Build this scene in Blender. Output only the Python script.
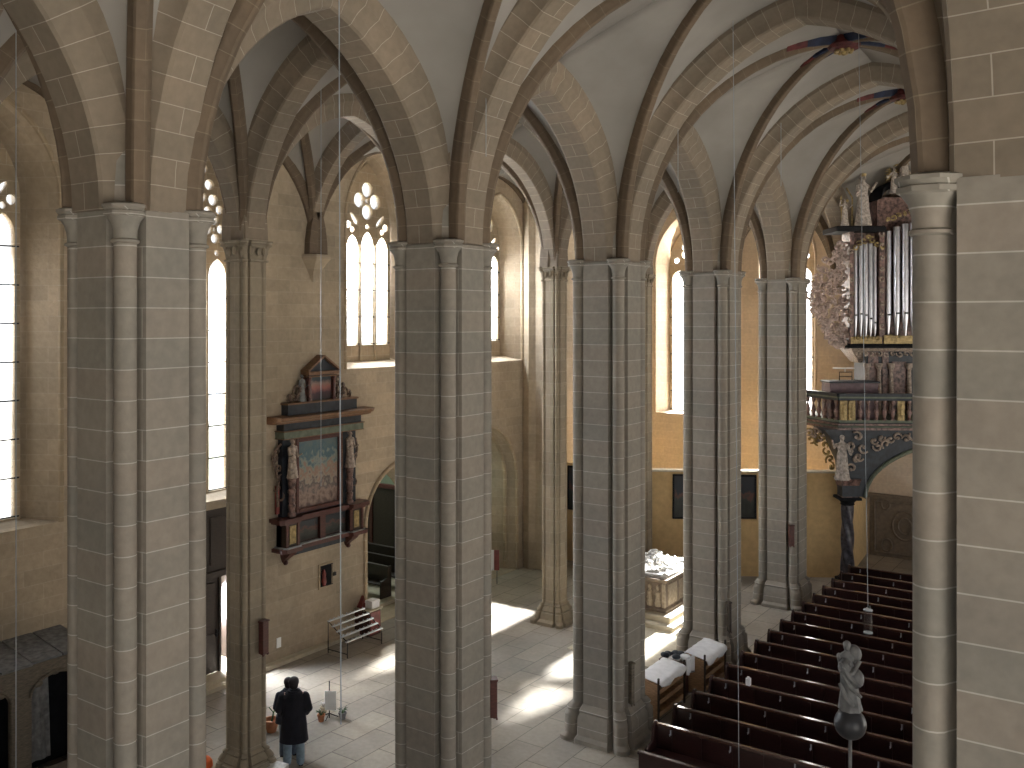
import bpy, math, random
from mathutils import Vector, Matrix
from mathutils.geometry import tessellate_polygon
R = math.radians
PI = math.pi
random.seed(7)
S = bpy.context.scene
for o in list(bpy.data.objects): bpy.data.objects.remove(o)
COL = S.collection

# ------------------------------------------------------------------ camera
YAW = 0.603
CZ = 9.2
FPX = 935.7
cd = bpy.data.cameras.new('camera'); cam = bpy.data.objects.new('camera', cd); COL.objects.link(cam)
cam.location = (0, 0, CZ); cam.rotation_mode = 'XYZ'; cam.rotation_euler = (PI/2, 0, YAW)
cd.sensor_width = 36; cd.lens = FPX*36/1024; cd.shift_y = -(384-318.1)/1024; cd.clip_end = 300
S.camera = cam
# ------------------------------------------------------------------ world, sun, exposure
W = bpy.data.worlds.new('world'); S.world = W; W.use_nodes = True
bg = W.node_tree.nodes['Background']; bg.inputs[0].default_value = (0.96, 0.98, 1.0, 1); bg.inputs[1].default_value = 0.68
S.view_settings.view_transform = 'Standard'; S.view_settings.look = 'None'
S.view_settings.gamma = 1; S.view_settings.use_curve_mapping = False
S.view_settings.exposure = 0.9
sd = bpy.data.lights.new('sun', 'SUN'); sun = bpy.data.objects.new('sun', sd); COL.objects.link(sun)
sd.energy = 55; sd.angle = R(1.6); sd.color = (1.0, 0.97, 0.92)
sun.rotation_euler = Vector((0.015, -1, -0.617)).to_track_quat('-Z', 'Y').to_euler()
sun.location = (-20, 60, 30)
def area(name, loc, d, sx, sy, e, col=(1, 1, 1)):
    l = bpy.data.lights.new(name, 'AREA'); l.shape = 'RECTANGLE'; l.size = sx; l.size_y = sy; l.energy = e; l.color = col
    o = bpy.data.objects.new(name, l); COL.objects.link(o); o.location = loc
    o.rotation_euler = Vector(d).to_track_quat('-Z', 'Z').to_euler(); return o
# daylight standing outside the real window openings
for (y, z, e, w) in ((9.52, 9.3, 250, 2.4), (14.92, 9.3, 1900, 2.2), (21.2, 11, 1900, 2.0), (27.2, 11, 1500, 2.0)):
    area('window_daylight', (-20.75, y, z), (1, 0, -0.45), w, 6.5 if z < 10 else 4.6, e, (0.92, 0.95, 1))
for x in (-17.1, -12.6):
    area('window_daylight', (x, 39.6, 9.3), (0, -1, -0.3), 1.9, 8, 360, (1, 0.93, 0.82))
area('door_daylight', (-20.6, 15.5, 1.6), (1, 0, -0.25), 1.1, 2.4, 450, (0.88, 0.92, 1))
area('yard_fill_lamp', (-23.5, 14.5, 5.5), (0, 0, -1), 4, 4, 900, (0.9, 0.95, 1))  # added overhead lamp, brightens the paving seen through the open door
area('chapel_fill_lamp', (-24.3, 24.5, 5.2), (0.5, -0.3, -1), 2, 2, 60, (0.9, 1, 0.95))  # added fill lamp inside the closed chapel, which has no window
area('chapel_fill_lamp', (-20.9, 27.4, 4.6), (0.2, 0, -1), 0.7, 1.6, 70, (0.85, 1, 0.9))  # added fill lamp, brightens the green wall of the arched niche

# ------------------------------------------------------------------ materials
def newmat(name):
    m = bpy.data.materials.new(name); m.use_nodes = True
    nt = m.node_tree; b = nt.nodes['Principled BSDF']; return m, nt, b
def L(nt, a, b): nt.links.new(a, b)
def mixc(nt, fac, a, b, mode='MIX'):
    n = nt.nodes.new('ShaderNodeMix'); n.data_type = 'RGBA'; n.blend_type = mode
    for i, v in ((0, fac), (6, a), (7, b)):
        if hasattr(v, 'type') and hasattr(v, 'links'): L(nt, v, n.inputs[i])
        else: n.inputs[i].default_value = v if i == 0 else (*v, 1)
    return n.outputs[2]
def noise(nt, scale, coord=None, detail=4):
    n = nt.nodes.new('ShaderNodeTexNoise'); n.inputs['Scale'].default_value = scale; n.inputs['Detail'].default_value = detail
    if coord is None:
        c = nt.nodes.new('ShaderNodeTexCoord'); coord = c.outputs['Object']
    L(nt, coord, n.inputs['Vector']); return n.outputs[0]
def ramp(nt, src, stops):
    r = nt.nodes.new('ShaderNodeValToRGB'); L(nt, src, r.inputs[0]); e = r.color_ramp.elements
    while len(e) < len(stops): e.new(0.5)
    for el, (p, c) in zip(e, stops): el.position = p; el.color = (*c, 1)
    return r.outputs[0]
def stone(name, c1, c2, mortar, bw=1.05, rh=0.345, ms=0.009, stain=0.35, bump=0.25, nscale=0.6, offs=0.5):
    m, nt, b = newmat(name)
    uv = nt.nodes.new('ShaderNodeUVMap'); uv.uv_map = 'UVMap'
    br = nt.nodes.new('ShaderNodeTexBrick'); L(nt, uv.outputs[0], br.inputs['Vector'])
    br.inputs['Scale'].default_value = 1; br.inputs['Brick Width'].default_value = bw; br.inputs['Row Height'].default_value = rh
    br.inputs['Mortar Size'].default_value = ms; br.inputs['Mortar Smooth'].default_value = 0.15; br.offset = offs
    br.inputs['Color1'].default_value = (*c1, 1); br.inputs['Color2'].default_value = (*c2, 1); br.inputs['Mortar'].default_value = (*mortar, 1)
    n1 = noise(nt, nscale); n2 = noise(nt, 9)
    st = ramp(nt, n1, [(0.3, (1-stain, 1-stain, 1-stain)), (0.7, (1.08, 1.04, 1.0))])
    c = mixc(nt, 1.0, br.outputs[0], st, 'MULTIPLY')
    g = ramp(nt, n2, [(0.3, (0.9, 0.9, 0.9)), (0.7, (1.06, 1.06, 1.06))])
    c = mixc(nt, 1.0, c, g, 'MULTIPLY')
    L(nt, c, b.inputs['Base Color']); b.inputs['Roughness'].default_value = 0.9
    bp = nt.nodes.new('ShaderNodeBump'); bp.inputs['Strength'].default_value = bump; bp.inputs['Distance'].default_value = 0.03
    L(nt, n2, bp.inputs['Height']); L(nt, bp.outputs[0], b.inputs['Normal'])
    return m
def plain(name, c, rough=0.6, metal=0.0, var=0.25, sc=6, emis=None, bump=0.0):
    m, nt, b = newmat(name)
    n = noise(nt, sc)
    lo = tuple(v*(1-var) for v in c); hi = tuple(min(1, v*(1+var)) for v in c)
    L(nt, ramp(nt, n, [(0.3, lo), (0.7, hi)]), b.inputs['Base Color'])
    b.inputs['Roughness'].default_value = rough; b.inputs['Metallic'].default_value = metal
    if emis: b.inputs['Emission Color'].default_value = (*c, 1); b.inputs['Emission Strength'].default_value = emis
    if bump:
        bp = nt.nodes.new('ShaderNodeBump'); bp.inputs['Strength'].default_value = bump; bp.inputs['Distance'].default_value = 0.04
        L(nt, n, bp.inputs['Height']); L(nt, bp.outputs[0], b.inputs['Normal'])
    return m
def wood(name, c, rough=0.45, sc=3):
    m, nt, b = newmat(name)
    c0 = nt.nodes.new('ShaderNodeTexCoord'); mp = nt.nodes.new('ShaderNodeMapping'); mp.inputs['Scale'].default_value = (sc, sc, sc*6)
    L(nt, c0.outputs['Object'], mp.inputs[0]); n = noise(nt, 3, mp.outputs[0], 6)
    L(nt, ramp(nt, n, [(0.3, tuple(v*0.6 for v in c)), (0.7, tuple(min(1, v*1.3) for v in c))]), b.inputs['Base Color'])
    b.inputs['Roughness'].default_value = rough; return m
M = {}
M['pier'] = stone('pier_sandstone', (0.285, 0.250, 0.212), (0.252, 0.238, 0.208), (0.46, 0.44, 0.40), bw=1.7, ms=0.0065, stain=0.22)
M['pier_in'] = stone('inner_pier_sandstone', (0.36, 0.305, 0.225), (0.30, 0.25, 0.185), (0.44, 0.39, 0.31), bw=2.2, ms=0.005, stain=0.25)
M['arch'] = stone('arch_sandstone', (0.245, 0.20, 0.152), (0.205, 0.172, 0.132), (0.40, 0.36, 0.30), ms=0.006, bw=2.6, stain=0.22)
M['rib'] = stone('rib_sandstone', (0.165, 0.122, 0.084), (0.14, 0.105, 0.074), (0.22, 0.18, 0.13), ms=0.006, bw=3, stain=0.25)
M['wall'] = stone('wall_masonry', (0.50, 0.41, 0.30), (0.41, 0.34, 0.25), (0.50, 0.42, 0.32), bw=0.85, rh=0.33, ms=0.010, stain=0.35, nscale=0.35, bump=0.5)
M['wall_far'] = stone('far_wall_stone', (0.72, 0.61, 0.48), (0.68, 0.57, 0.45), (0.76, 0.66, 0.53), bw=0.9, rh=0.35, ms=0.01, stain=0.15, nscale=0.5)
M['reveal'] = stone('reveal_stone', (0.44, 0.35, 0.24), (0.36, 0.29, 0.2), (0.48, 0.41, 0.31), bw=0.7, rh=0.33, ms=0.01, stain=0.25)
M['web'] = plain('vault_plaster', (0.285, 0.266, 0.245), 0.95, var=0.12, sc=0.9, bump=0.05)
M['ochre'] = plain('ochre_panelling', (0.56, 0.39, 0.19), 0.85, var=0.10, sc=5)
M['floor'] = stone('floor_slabs', (0.40, 0.36, 0.30), (0.33, 0.30, 0.26), (0.17, 0.15, 0.13), bw=1.35, rh=0.72, ms=0.012, stain=0.4, nscale=0.4, bump=0.15)
M['slab'] = plain('pale_floor_slab', (0.50, 0.44, 0.33), 0.7, var=0.1)
M['pew'] = wood('pew_wood', (0.030, 0.011, 0.010), 0.30)
M['pew_top'] = wood('pew_rail_wood', (0.085, 0.045, 0.035), 0.14); M['pew_top'].node_tree.nodes['Principled BSDF'].inputs['Coat Weight'].default_value = 1.0; M['pew_top'].node_tree.nodes['Principled BSDF'].inputs['Coat Roughness'].default_value = 0.12
M['darkwood'] = wood('dark_oak', (0.035, 0.022, 0.016), 0.45)
M['redwood'] = wood('red_brown_wood', (0.085, 0.026, 0.020), 0.4)
M['tanwood'] = wood('tan_wood', (0.40, 0.24, 0.13), 0.5)
M['tanwood2'] = wood('worn_gilt_wood', (0.17, 0.085, 0.04), 0.5)
M['greywood'] = wood('grey_boards', (0.17, 0.17, 0.17), 0.85)
M['gold'] = plain('old_gilding', (0.34, 0.25, 0.11), 0.5, 0.3, 0.45, 10)
M['black'] = plain('black_paint', (0.012, 0.012, 0.014), 0.75); M['black'].node_tree.nodes['Principled BSDF'].inputs['Specular IOR Level'].default_value = 0.15
M['navy'] = plain('dark_blue_paint', (0.014, 0.019, 0.028), 0.5, var=0.5)
M['blue'] = plain('blue_boss_paint', (0.010, 0.018, 0.05), 0.7, var=0.5)
M['boss_red'] = plain('dull_red_boss_paint', (0.10, 0.018, 0.018), 0.7, var=0.5)
M['green'] = plain('grey_green_paint', (0.12, 0.14, 0.10), 0.6)
M['redpaint'] = plain('dark_red_paint', (0.20, 0.035, 0.03), 0.5, var=0.4)
M['carve'] = plain('painted_carving', (0.34, 0.27, 0.22), 0.6, var=0.5, sc=14)
M['carve_dark'] = plain('darkened_carving', (0.13, 0.085, 0.06), 0.5, var=0.6, sc=16)
M['statue'] = plain('pale_painted_figure', (0.40, 0.35, 0.31), 0.7, var=0.5, sc=12)
M['statue_grey'] = plain('grey_painted_figure', (0.16, 0.16, 0.16), 0.6, var=0.4, sc=9)
M['marble'] = plain('mauve_marbling', (0.17, 0.10, 0.085), 0.4, var=0.8, sc=9)
M['pipe'] = plain('organ_tin', (0.62, 0.62, 0.66), 0.28, 0.9, 0.1)
M['iron'] = plain('dark_iron', (0.02, 0.02, 0.022), 0.5, 0.6)
M['steel'] = plain('pale_metal_rail', (0.55, 0.58, 0.62), 0.3, 0.6, 0.1)
M['wire'] = plain('steel_wire', (0.30, 0.33, 0.36), 0.5, 0.2, 0.1)
M['cloth'] = plain('white_cloth', (0.80, 0.79, 0.80), 0.9, var=0.08)
M['paper'] = plain('white_paper', (0.85, 0.86, 0.86), 0.8, var=0.04)
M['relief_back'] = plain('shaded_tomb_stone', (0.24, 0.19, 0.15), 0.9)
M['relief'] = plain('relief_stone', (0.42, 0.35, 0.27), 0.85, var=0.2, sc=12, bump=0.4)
M['alab'] = plain('pale_alabaster', (0.60, 0.58, 0.55), 0.6, var=0.25, sc=12)
M['coat'] = plain('black_coat', (0.010, 0.010, 0.016), 0.95, var=0.3)
M['jacket'] = plain('dark_jacket', (0.018, 0.020, 0.032), 0.9, var=0.3)
M['jeans'] = plain('faded_jeans', (0.20, 0.27, 0.33), 0.9, var=0.25, sc=12)
M['jeans2'] = plain('grey_blue_jeans', (0.075, 0.10, 0.14), 0.9, var=0.25, sc=12)
M['skin'] = plain('skin', (0.45, 0.26, 0.19), 0.6, var=0.05)
M['hair'] = plain('dark_hair', (0.018, 0.012, 0.014), 0.7)
M['orange'] = plain('orange_cloth', (0.65, 0.13, 0.03), 0.8)
M['leaf'] = plain('leaf_green', (0.05, 0.10, 0.04), 0.7, var=0.5)
M['pot'] = plain('terracotta', (0.40, 0.17, 0.08), 0.8)
M['chapel'] = plain('pale_green_plaster', (0.42, 0.48, 0.38), 0.9, var=0.12, sc=2)
M['navy_marble'] = plain('dark_marbled_blue', (0.05, 0.045, 0.055), 0.35, var=0.9, sc=7)
M['carve_light'] = plain('pale_carved_foliage', (0.46, 0.36, 0.32), 0.6, var=0.4, sc=10)
M['outside'] = plain('outside_paving', (0.25, 0.24, 0.22), 0.9)
M['dark_ball'] = plain('dark_ball_paint', (0.035, 0.035, 0.04), 0.4)
M['console'] = plain('brown_console', (0.16, 0.10, 0.11), 0.5)
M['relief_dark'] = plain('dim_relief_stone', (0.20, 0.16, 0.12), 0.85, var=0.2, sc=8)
M['greywood2'] = wood('weathered_brown_boards', (0.14, 0.115, 0.085), 0.7)
def glass_mat():
    m, nt, b = newmat('leaded_glass'); nt.nodes.remove(b); out = nt.nodes['Material Output']
    tr = nt.nodes.new('ShaderNodeBsdfTransparent'); tl = nt.nodes.new('ShaderNodeBsdfTranslucent'); tl.inputs[0].default_value = (0.95, 0.97, 1, 1)
    uv = nt.nodes.new('ShaderNodeUVMap'); br = nt.nodes.new('ShaderNodeTexBrick'); L(nt, uv.outputs[0], br.inputs[0])
    br.inputs['Scale'].default_value = 1; br.inputs['Brick Width'].default_value = 0.2; br.inputs['Row Height'].default_value = 0.13
    br.inputs['Mortar Size'].default_value = 0.006
    br.inputs['Color1'].default_value = (0.97, 0.98, 1, 1); br.inputs['Color2'].default_value = (0.9, 0.95, 0.97, 1); br.inputs['Mortar'].default_value = (0.45, 0.48, 0.5, 1)
    L(nt, br.outputs[0], tr.inputs[0])
    mx = nt.nodes.new('ShaderNodeMixShader'); mx.inputs[0].default_value = 0.25; L(nt, tr.outputs[0], mx.inputs[1]); L(nt, tl.outputs[0], mx.inputs[2])
    L(nt, mx.outputs[0], out.inputs[0]); return m
M['glass'] = glass_mat()
def painting(name, stops, sc, dist=1.5):
    m, nt, b = newmat(name)
    c0 = nt.nodes.new('ShaderNodeTexCoord'); g = nt.nodes.new('ShaderNodeSeparateXYZ'); L(nt, c0.outputs['Generated'], g.inputs[0])
    n = noise(nt, sc, c0.outputs['Generated'], 6)
    ma = nt.nodes.new('ShaderNodeMath'); ma.operation = 'MULTIPLY_ADD'; L(nt, n, ma.inputs[0]); ma.inputs[1].default_value = dist; L(nt, g.outputs[2], ma.inputs[2])
    mb = nt.nodes.new('ShaderNodeMath'); mb.operation = 'SUBTRACT'; L(nt, ma.outputs[0], mb.inputs[0]); mb.inputs[1].default_value = dist*0.5
    L(nt, ramp(nt, mb.outputs[0], stops), b.inputs['Base Color']); b.inputs['Roughness'].default_value = 0.5; return m
M['paint_main'] = painting('landscape_painting', [(0.0, (0.10, 0.06, 0.05)), (0.18, (0.28, 0.2, 0.16)), (0.32, (0.10, 0.08, 0.08)), (0.42, (0.30, 0.25, 0.2)), (0.55, (0.28, 0.17, 0.12)), (0.66, (0.22, 0.25, 0.22)), (0.8, (0.06, 0.12, 0.15)), (1.0, (0.11, 0.15, 0.15))], 9, 0.9)
M['paint_dark'] = painting('dark_panel_painting', [(0.0, (0.012, 0.014, 0.012)), (0.4, (0.03, 0.035, 0.03)), (0.55, (0.10, 0.04, 0.03)), (0.7, (0.015, 0.022, 0.03)), (1.0, (0.02, 0.02, 0.025))], 4, 1.0)
M['paint_port'] = painting('portrait_painting', [(0.0, (0.02, 0.015, 0.015)), (0.25, (0.05, 0.02, 0.03)), (0.45, (0.30, 0.11, 0.09)), (0.6, (0.25, 0.16, 0.13)), (0.75, (0.02, 0.03, 0.04)), (1.0, (0.03, 0.05, 0.06))], 3, 0.4)

# ------------------------------------------------------------------ mesh builder
class MB:
    def __init__(s): s.v = []; s.f = []; s.uv = []; s.mi = []
    def add(s, vs, fs, uvs=None, mi=0):
        o = len(s.v); s.v += [tuple(p) for p in vs]
        for i, f in enumerate(fs):
            s.f.append([o+k for k in f]); s.uv.append(uvs[i] if uvs else None); s.mi.append(mi)
        return s
    def box(s, x0, y0, z0, x1, y1, z1, mi=0):
        if x0 > x1: x0, x1 = x1, x0
        if y0 > y1: y0, y1 = y1, y0
        if z0 > z1: z0, z1 = z1, z0
        v = [(x, y, z) for z in (z0, z1) for y in (y0, y1) for x in (x0, x1)]
        return s.add(v, [(0, 2, 3, 1), (4, 5, 7, 6), (0, 1, 5, 4), (2, 6, 7, 3), (0, 4, 6, 2), (1, 3, 7, 5)], mi=mi)
    def bbox(s, x0, y0, z0, x1, y1, z1, b=0.01, mi=0):   # chamfered along z edges and top
        if x0 > x1: x0, x1 = x1, x0
        if y0 > y1: y0, y1 = y1, y0
        p = [(x0+b, y0), (x1-b, y0), (x1, y0+b), (x1, y1-b), (x1-b, y1), (x0+b, y1), (x0, y1-b), (x0, y0+b)]
        cx, cy = (x0+x1)/2, (y0+y1)/2
        def sh(q): return [(cx+(x-cx)*(1-2*b/max(x1-x0, 1e-6)), cy+(y-cy)*(1-2*b/max(y1-y0, 1e-6))) for x, y in q]
        return s.loft([[(x, y, z0) for x, y in p], [(x, y, z1-b) for x, y in p], [(x, y, z1) for x, y in sh(p)]], mi=mi)
    def loft(s, rings, closed=True, caps=True, uv=None, mi=0):
        n = len(rings[0]); vs = [p for r in rings for p in r]; fs = []; us = []
        # perimeter params
        per = [0]; r0 = rings[0]
        for i in range(1, n+1): per.append(per[-1]+(Vector(r0[i % n])-Vector(r0[i-1])).length)
        ln = [0]
        for k in range(1, len(rings)): ln.append(ln[-1]+max((Vector(rings[k][i])-Vector(rings[k-1][i])).length for i in range(n)))
        if uv == 'z': ln = [r[0][2] for r in rings]
        for k in range(len(rings)-1):
            for i in range(n if closed else n-1):
                j = (i+1) % n
                fs.append((k*n+i, k*n+j, (k+1)*n+j, (k+1)*n+i))
                us.append([(per[i], ln[k]), (per[i+1], ln[k]), (per[i+1], ln[k+1]), (per[i], ln[k+1])])
        if caps and closed:
            fs.append(tuple(reversed(range(n)))); us.append(None)
            fs.append(tuple((len(rings)-1)*n+i for i in range(n))); us.append(None)
        return s.add(vs, fs, us if uv else None, mi)
    def prism(s, poly, z0, z1, mi=0, uv=None):
        return s.loft([[(x, y, z0) for x, y in poly], [(x, y, z1) for x, y in poly]], mi=mi, uv=uv)
    def lathe(s, prof, c=(0, 0, 0), n=16, ph=0, mi=0, axis='z'):
        rings = []
        for r, z in prof:
            ring = []
            for i in range(n):
                a = ph+2*PI*i/n
                if axis == 'z': ring.append((c[0]+r*math.cos(a), c[1]+r*math.sin(a), c[2]+z))
                elif axis == 'x': ring.append((c[0]+z, c[1]+r*math.cos(a), c[2]+r*math.sin(a)))
                else: ring.append((c[0]+r*math.sin(a), c[1]+z, c[2]+r*math.cos(a)))
            rings.append(ring)
        return s.loft(rings, mi=mi)
    def cyl(s, c, r, h, n=16, mi=0): return s.lathe([(r, 0), (r, h)], c, n, mi=mi)
    def ball(s, c, rx, ry=None, rz=None, n=12, m=8, mi=0):
        ry = ry or rx; rz = rz or rx; rings = []
        for k in range(m+1):
            a = -PI/2+PI*k/m; cr = max(math.cos(a), 0.02)
            rings.append([(c[0]+rx*cr*math.cos(2*PI*i/n), c[1]+ry*cr*math.sin(2*PI*i/n), c[2]+rz*math.sin(a)) for i in range(n)])
        return s.loft(rings, mi=mi)
    def tube(s, pts, r, n=8, mi=0, closed=False):
        pts = [Vector(p) for p in pts]; rings = []; m = len(pts)
        rr = r if isinstance(r, (list, tuple)) else [r]*m
        up = None
        for k in range(m):
            if closed: t = pts[(k+1) % m]-pts[(k-1) % m]
            else: t = pts[min(k+1, m-1)]-pts[max(k-1, 0)]
            if t.length < 1e-9: t = Vector((0, 0, 1))
            t.normalize()
            if up is None: up = Vector((0, 0, 1)) if abs(t.z) < 0.9 else Vector((1, 0, 0))
            a = t.cross(up)
            if a.length < 1e-4: a = t.cross(Vector((0, 1, 0)))
            a.normalize(); b = a.cross(t).normalized(); up = b
            rings.append([tuple(pts[k]+a*rr[k]*math.cos(2*PI*i/n)+b*rr[k]*math.sin(2*PI*i/n)) for i in range(n)])
        if closed: rings.append(rings[0])
        return s.loft(rings, caps=not closed, mi=mi)
    def holed(s, outer, holes, plane, front, back, outer_b=None, holes_b=None, mi=0):
        # flat slab in plane 'x' or 'y'; polygons in (a,z); front/back are the plane coordinates
        def P3(p, d): return (d, p[0], p[1]) if plane == 'x' else (p[0], d, p[1])
        for (o, hs, d) in ((outer, holes, front), (outer_b or outer, holes_b or holes, back)):
            loops = [[Vector((p[0], p[1], 0)) for p in l] for l in [o]+hs]
            tri = tessellate_polygon(loops); flat = [p for l in [o]+hs for p in l]
            s.add([P3(p, d) for p in flat], [tuple(t) for t in tri], mi=mi)
        for a, b in [(outer, outer_b or outer)]+list(zip(holes, holes_b or holes)):
            n = len(a); vs = [P3(p, front) for p in a]+[P3(p, back) for p in b]
            s.add(vs, [(i, (i+1) % n, n+(i+1) % n, n+i) for i in range(n)], mi=mi)
        return s
    def sweep(s, path, sec, nrm, mi=0):
        # path: list of 3D pts in a vertical plane with horizontal normal nrm; sec: (across, outward) polygon
        path = [Vector(p) for p in path]; nrm = Vector(nrm).normalized(); rings = []; m = len(path)
        for k in range(m):
            t = (path[min(k+1, m-1)]-path[max(k-1, 0)]).normalized()
            out = t.cross(nrm).normalized()
            rings.append([tuple(path[k]+nrm*a+out*b) for a, b in sec])
        return s.loft(rings, uv='len', mi=mi)
    def xf(s, mat):
        s.v = [tuple(mat @ Vector(p)) for p in s.v]; return s
    def build(s, name, mats, parent=None, smooth=40, kind=None, loc=None):
        me = bpy.data.meshes.new(name)
        me.from_pydata(s.v, [], s.f); 
        uvl = me.uv_layers.new(name='UVMap')
        for p, uvs in zip(me.polygons, s.uv):
            if uvs:
                for li, u in zip(p.loop_indices, uvs): uvl.data[li].uv = u
            else:
                n = p.normal; ax, ay, az = abs(n.x), abs(n.y), abs(n.z)
                for li in p.loop_indices:
                    c = me.vertices[me.loops[li].vertex_index].co
                    uvl.data[li].uv = (c.y, c.z) if ax >= ay and ax >= az else ((c.x, c.z) if ay >= az else (c.y, c.x))
        if not isinstance(mats, (list, tuple)): mats = [mats]
        for m in mats: me.materials.append(m if not isinstance(m, str) else M[m])
        for p, i in zip(me.polygons, s.mi): p.material_index = i
        if smooth:
            me.shade_smooth(); me.set_sharp_from_angle(angle=R(smooth))
        o = bpy.data.objects.new(name, me); COL.objects.link(o)
        if parent: o.parent = parent
        if kind: o['kind'] = kind
        if loc: o.location = loc
        return o
def tag(o, label, cat, group=None):
    o['label'] = label; o['category'] = cat
    if group: o['group'] = group
    return o
def empty(name, loc, rz=0, label=None, cat=None, group=None, kind=None):
    o = bpy.data.objects.new(name, None); COL.objects.link(o); o.location = loc; o.rotation_euler = (0, 0, rz); o.empty_display_size = 0.2
    if label: tag(o, label, cat, group)
    if kind: o['kind'] = kind
    return o
def copy_tree(o, parent=None):
    c = o.copy(); COL.objects.link(c)
    if parent: c.parent = parent
    for ch in list(o.children): copy_tree(ch, c)
    return c

# ------------------------------------------------------------------ grid of the church
PX, QX, RX, WX = -9.975, -15.04, -1.4, -19.28
Y0, BAY, YW = 6.6, 5.84, 38.0
def YK(k): return Y0+BAY*k
HP, HQ, HC = 10.43, 10.71, 10.95
R1 = (-0.87, 7.9, 10.2)
ROWS = {'W': (WX, HC), 'Q': (QX, HQ), 'P': (PX, HP), 'R': (RX, HP)}
HALF = {'W': 0.0, 'Q': 0.30, 'P': 0.62, 'R': 0.62}
SHR = {'W': 0.12, 'Q': 0.36, 'P': 0.78, 'R': 0.78}
def node(row, k):
    x, h = ROWS[row]; y = YK(k) if k < 5 else YW
    if row == 'R' and k == 0: return (R1[0], R1[1], R1[2])
    return (x, y, h)

# ------------------------------------------------------------------ floor, walls, outer shell
fl = MB(); fl.box(-30, -6, -0.3, 9, 46, 0); fl.build('floor', 'floor', smooth=0, kind='structure')
og_ = MB(); og_.box(-80, -70, -0.45, 80, 100, -0.3); og_.build('ground_light_block', 'outside', smooth=0, kind='structure')  # unseen dark ground slab, added to stop light rising into the vault
wr = MB(); wr.box(8.6, -6, 10.2, 9.0, 39.6, 17.6); wr.build('wall_right_light_block', 'wall', smooth=0, kind='structure')  # unseen upper strip only, added to keep light off the vault
wb = MB(); wb.box(-21, -6, 10.2, 8.6, -5.6, 17.6); wb.box(-21, -6, 0, -5.5, -5.6, 10.2); wb.build('wall_back_light_block', 'wall', smooth=0, kind='structure')  # unseen, shaped to cut light on the vault and the left wall
rf = MB(); rf.box(-21, -6, 17.6, 9, 39.6, 17.9); rf.build('ceiling', 'web', smooth=0, kind='structure')  # unseen roof slab, added so no sky light enters from above

def pointed(c, hw, z0, zs, za, n=12):
    # polygon of a pointed opening, counterclockwise in (a,z)
    rise = za-zs; Rr = (hw*hw+rise*rise)/(2*hw) if rise >= hw else None
    pts = [(c-hw, z0), (c+hw, z0)]
    right = []
    for i in range(n+1):
        if Rr:
            th = math.asin(min(1, rise/Rr))*i/n; s_, z = Rr-Rr*math.cos(th), Rr*math.sin(th)
        else: th = PI/2*i/n; s_, z = hw*(1-math.cos(th)), rise*math.sin(th)
        right.append((c+hw-s_, zs+z))
    pts += right
    pts += [(2*c-a, z) for a, z in reversed(right[:-1])]
    return pts
# window list: plane, centre, half glass, z bottom glass, spring, apex, lancets, blind bottom, front half
WIN = [
 dict(n=1, tr=3, pl='x', c=9.52, hw=0.95, zb=4.95, zs=11.7, za=13.4, nl=3, sill=4.85, fh=1.5),
 dict(n=2, pl='x', c=14.92, hw=1.03, zb=4.75, zs=11.0, za=14.1, nl=3, tr=4, sill=4.66, fh=1.2),
 dict(n=3, pl='x', c=21.2, hw=0.98, zb=8.38, zs=12.0, za=13.95, nl=3, sill=7.72, fh=1.68),
 dict(n=4, pl='x', c=27.25, hw=0.95, zb=8.38, zs=11.75, za=13.2, nl=3, sill=7.65, fh=1.45),
 dict(n=5, pl='y', c=-17.1, hw=0.9, zb=5.1, zs=11.6, za=13.3, nl=2, sill=5.0, fh=1.3),
 dict(n=6, pl='y', c=-12.5, hw=0.9, zb=5.1, zs=11.6, za=13.4, nl=2, sill=5.0, fh=1.2)]
DOORW = dict(c=15.36, hw=0.95, z1=4.45)
def front_poly(w): return pointed(w['c'], w['fh'], w['sill'], w['zs'], w['za']+0.45)
def back_poly(w): return pointed(w['c'], w['hw'], w['sill']+(0.25 if w['n'] in (3, 4) else 0.08), w['zs'], w['za'])
THK = 1.0
hf = [front_poly(w) for w in WIN if w['pl'] == 'x']; hb = [back_poly(w) for w in WIN if w['pl'] == 'x']
dr = lambda e: [(DOORW['c']-DOORW['hw']-e, 0.0), (DOORW['c']+DOORW['hw']+e, 0.0), (DOORW['c']+DOORW['hw']+e, DOORW['z1']), (DOORW['c']-DOORW['hw']-e, DOORW['z1'])]
def lift(poly, z): return [(a, max(b, z)) for a, b in poly]
pa_f = pointed(21.75, 1.42, 0.02, 3.0, 4.75); pa_b = pointed(21.95, 1.05, 0.02, 3.0, 4.4)
pb_f = pointed(26.7, 1.6, 0.02, 3.3, 5.4); pb_b = pointed(26.7, 1.15, 0.02, 3.3, 4.95)
drf = lift(dr(0), 0.02)
wl = MB(); wl.holed([(-6, 0), (39, 0), (39, 17.6), (-6, 17.6)], hf+[drf, pa_f, pb_f], 'x', WX, WX-THK, holes_b=hb+[drf, pa_b, pb_b])
wl.build('wall_left', 'wall', smooth=0, kind='structure')
hf = [front_poly(w) for w in WIN if w['pl'] == 'y']; hb = [back_poly(w) for w in WIN if w['pl'] == 'y']
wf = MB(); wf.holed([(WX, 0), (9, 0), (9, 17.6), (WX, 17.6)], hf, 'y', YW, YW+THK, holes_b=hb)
wf.build('wall_far', 'wall_far', smooth=0, kind='structure')

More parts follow.
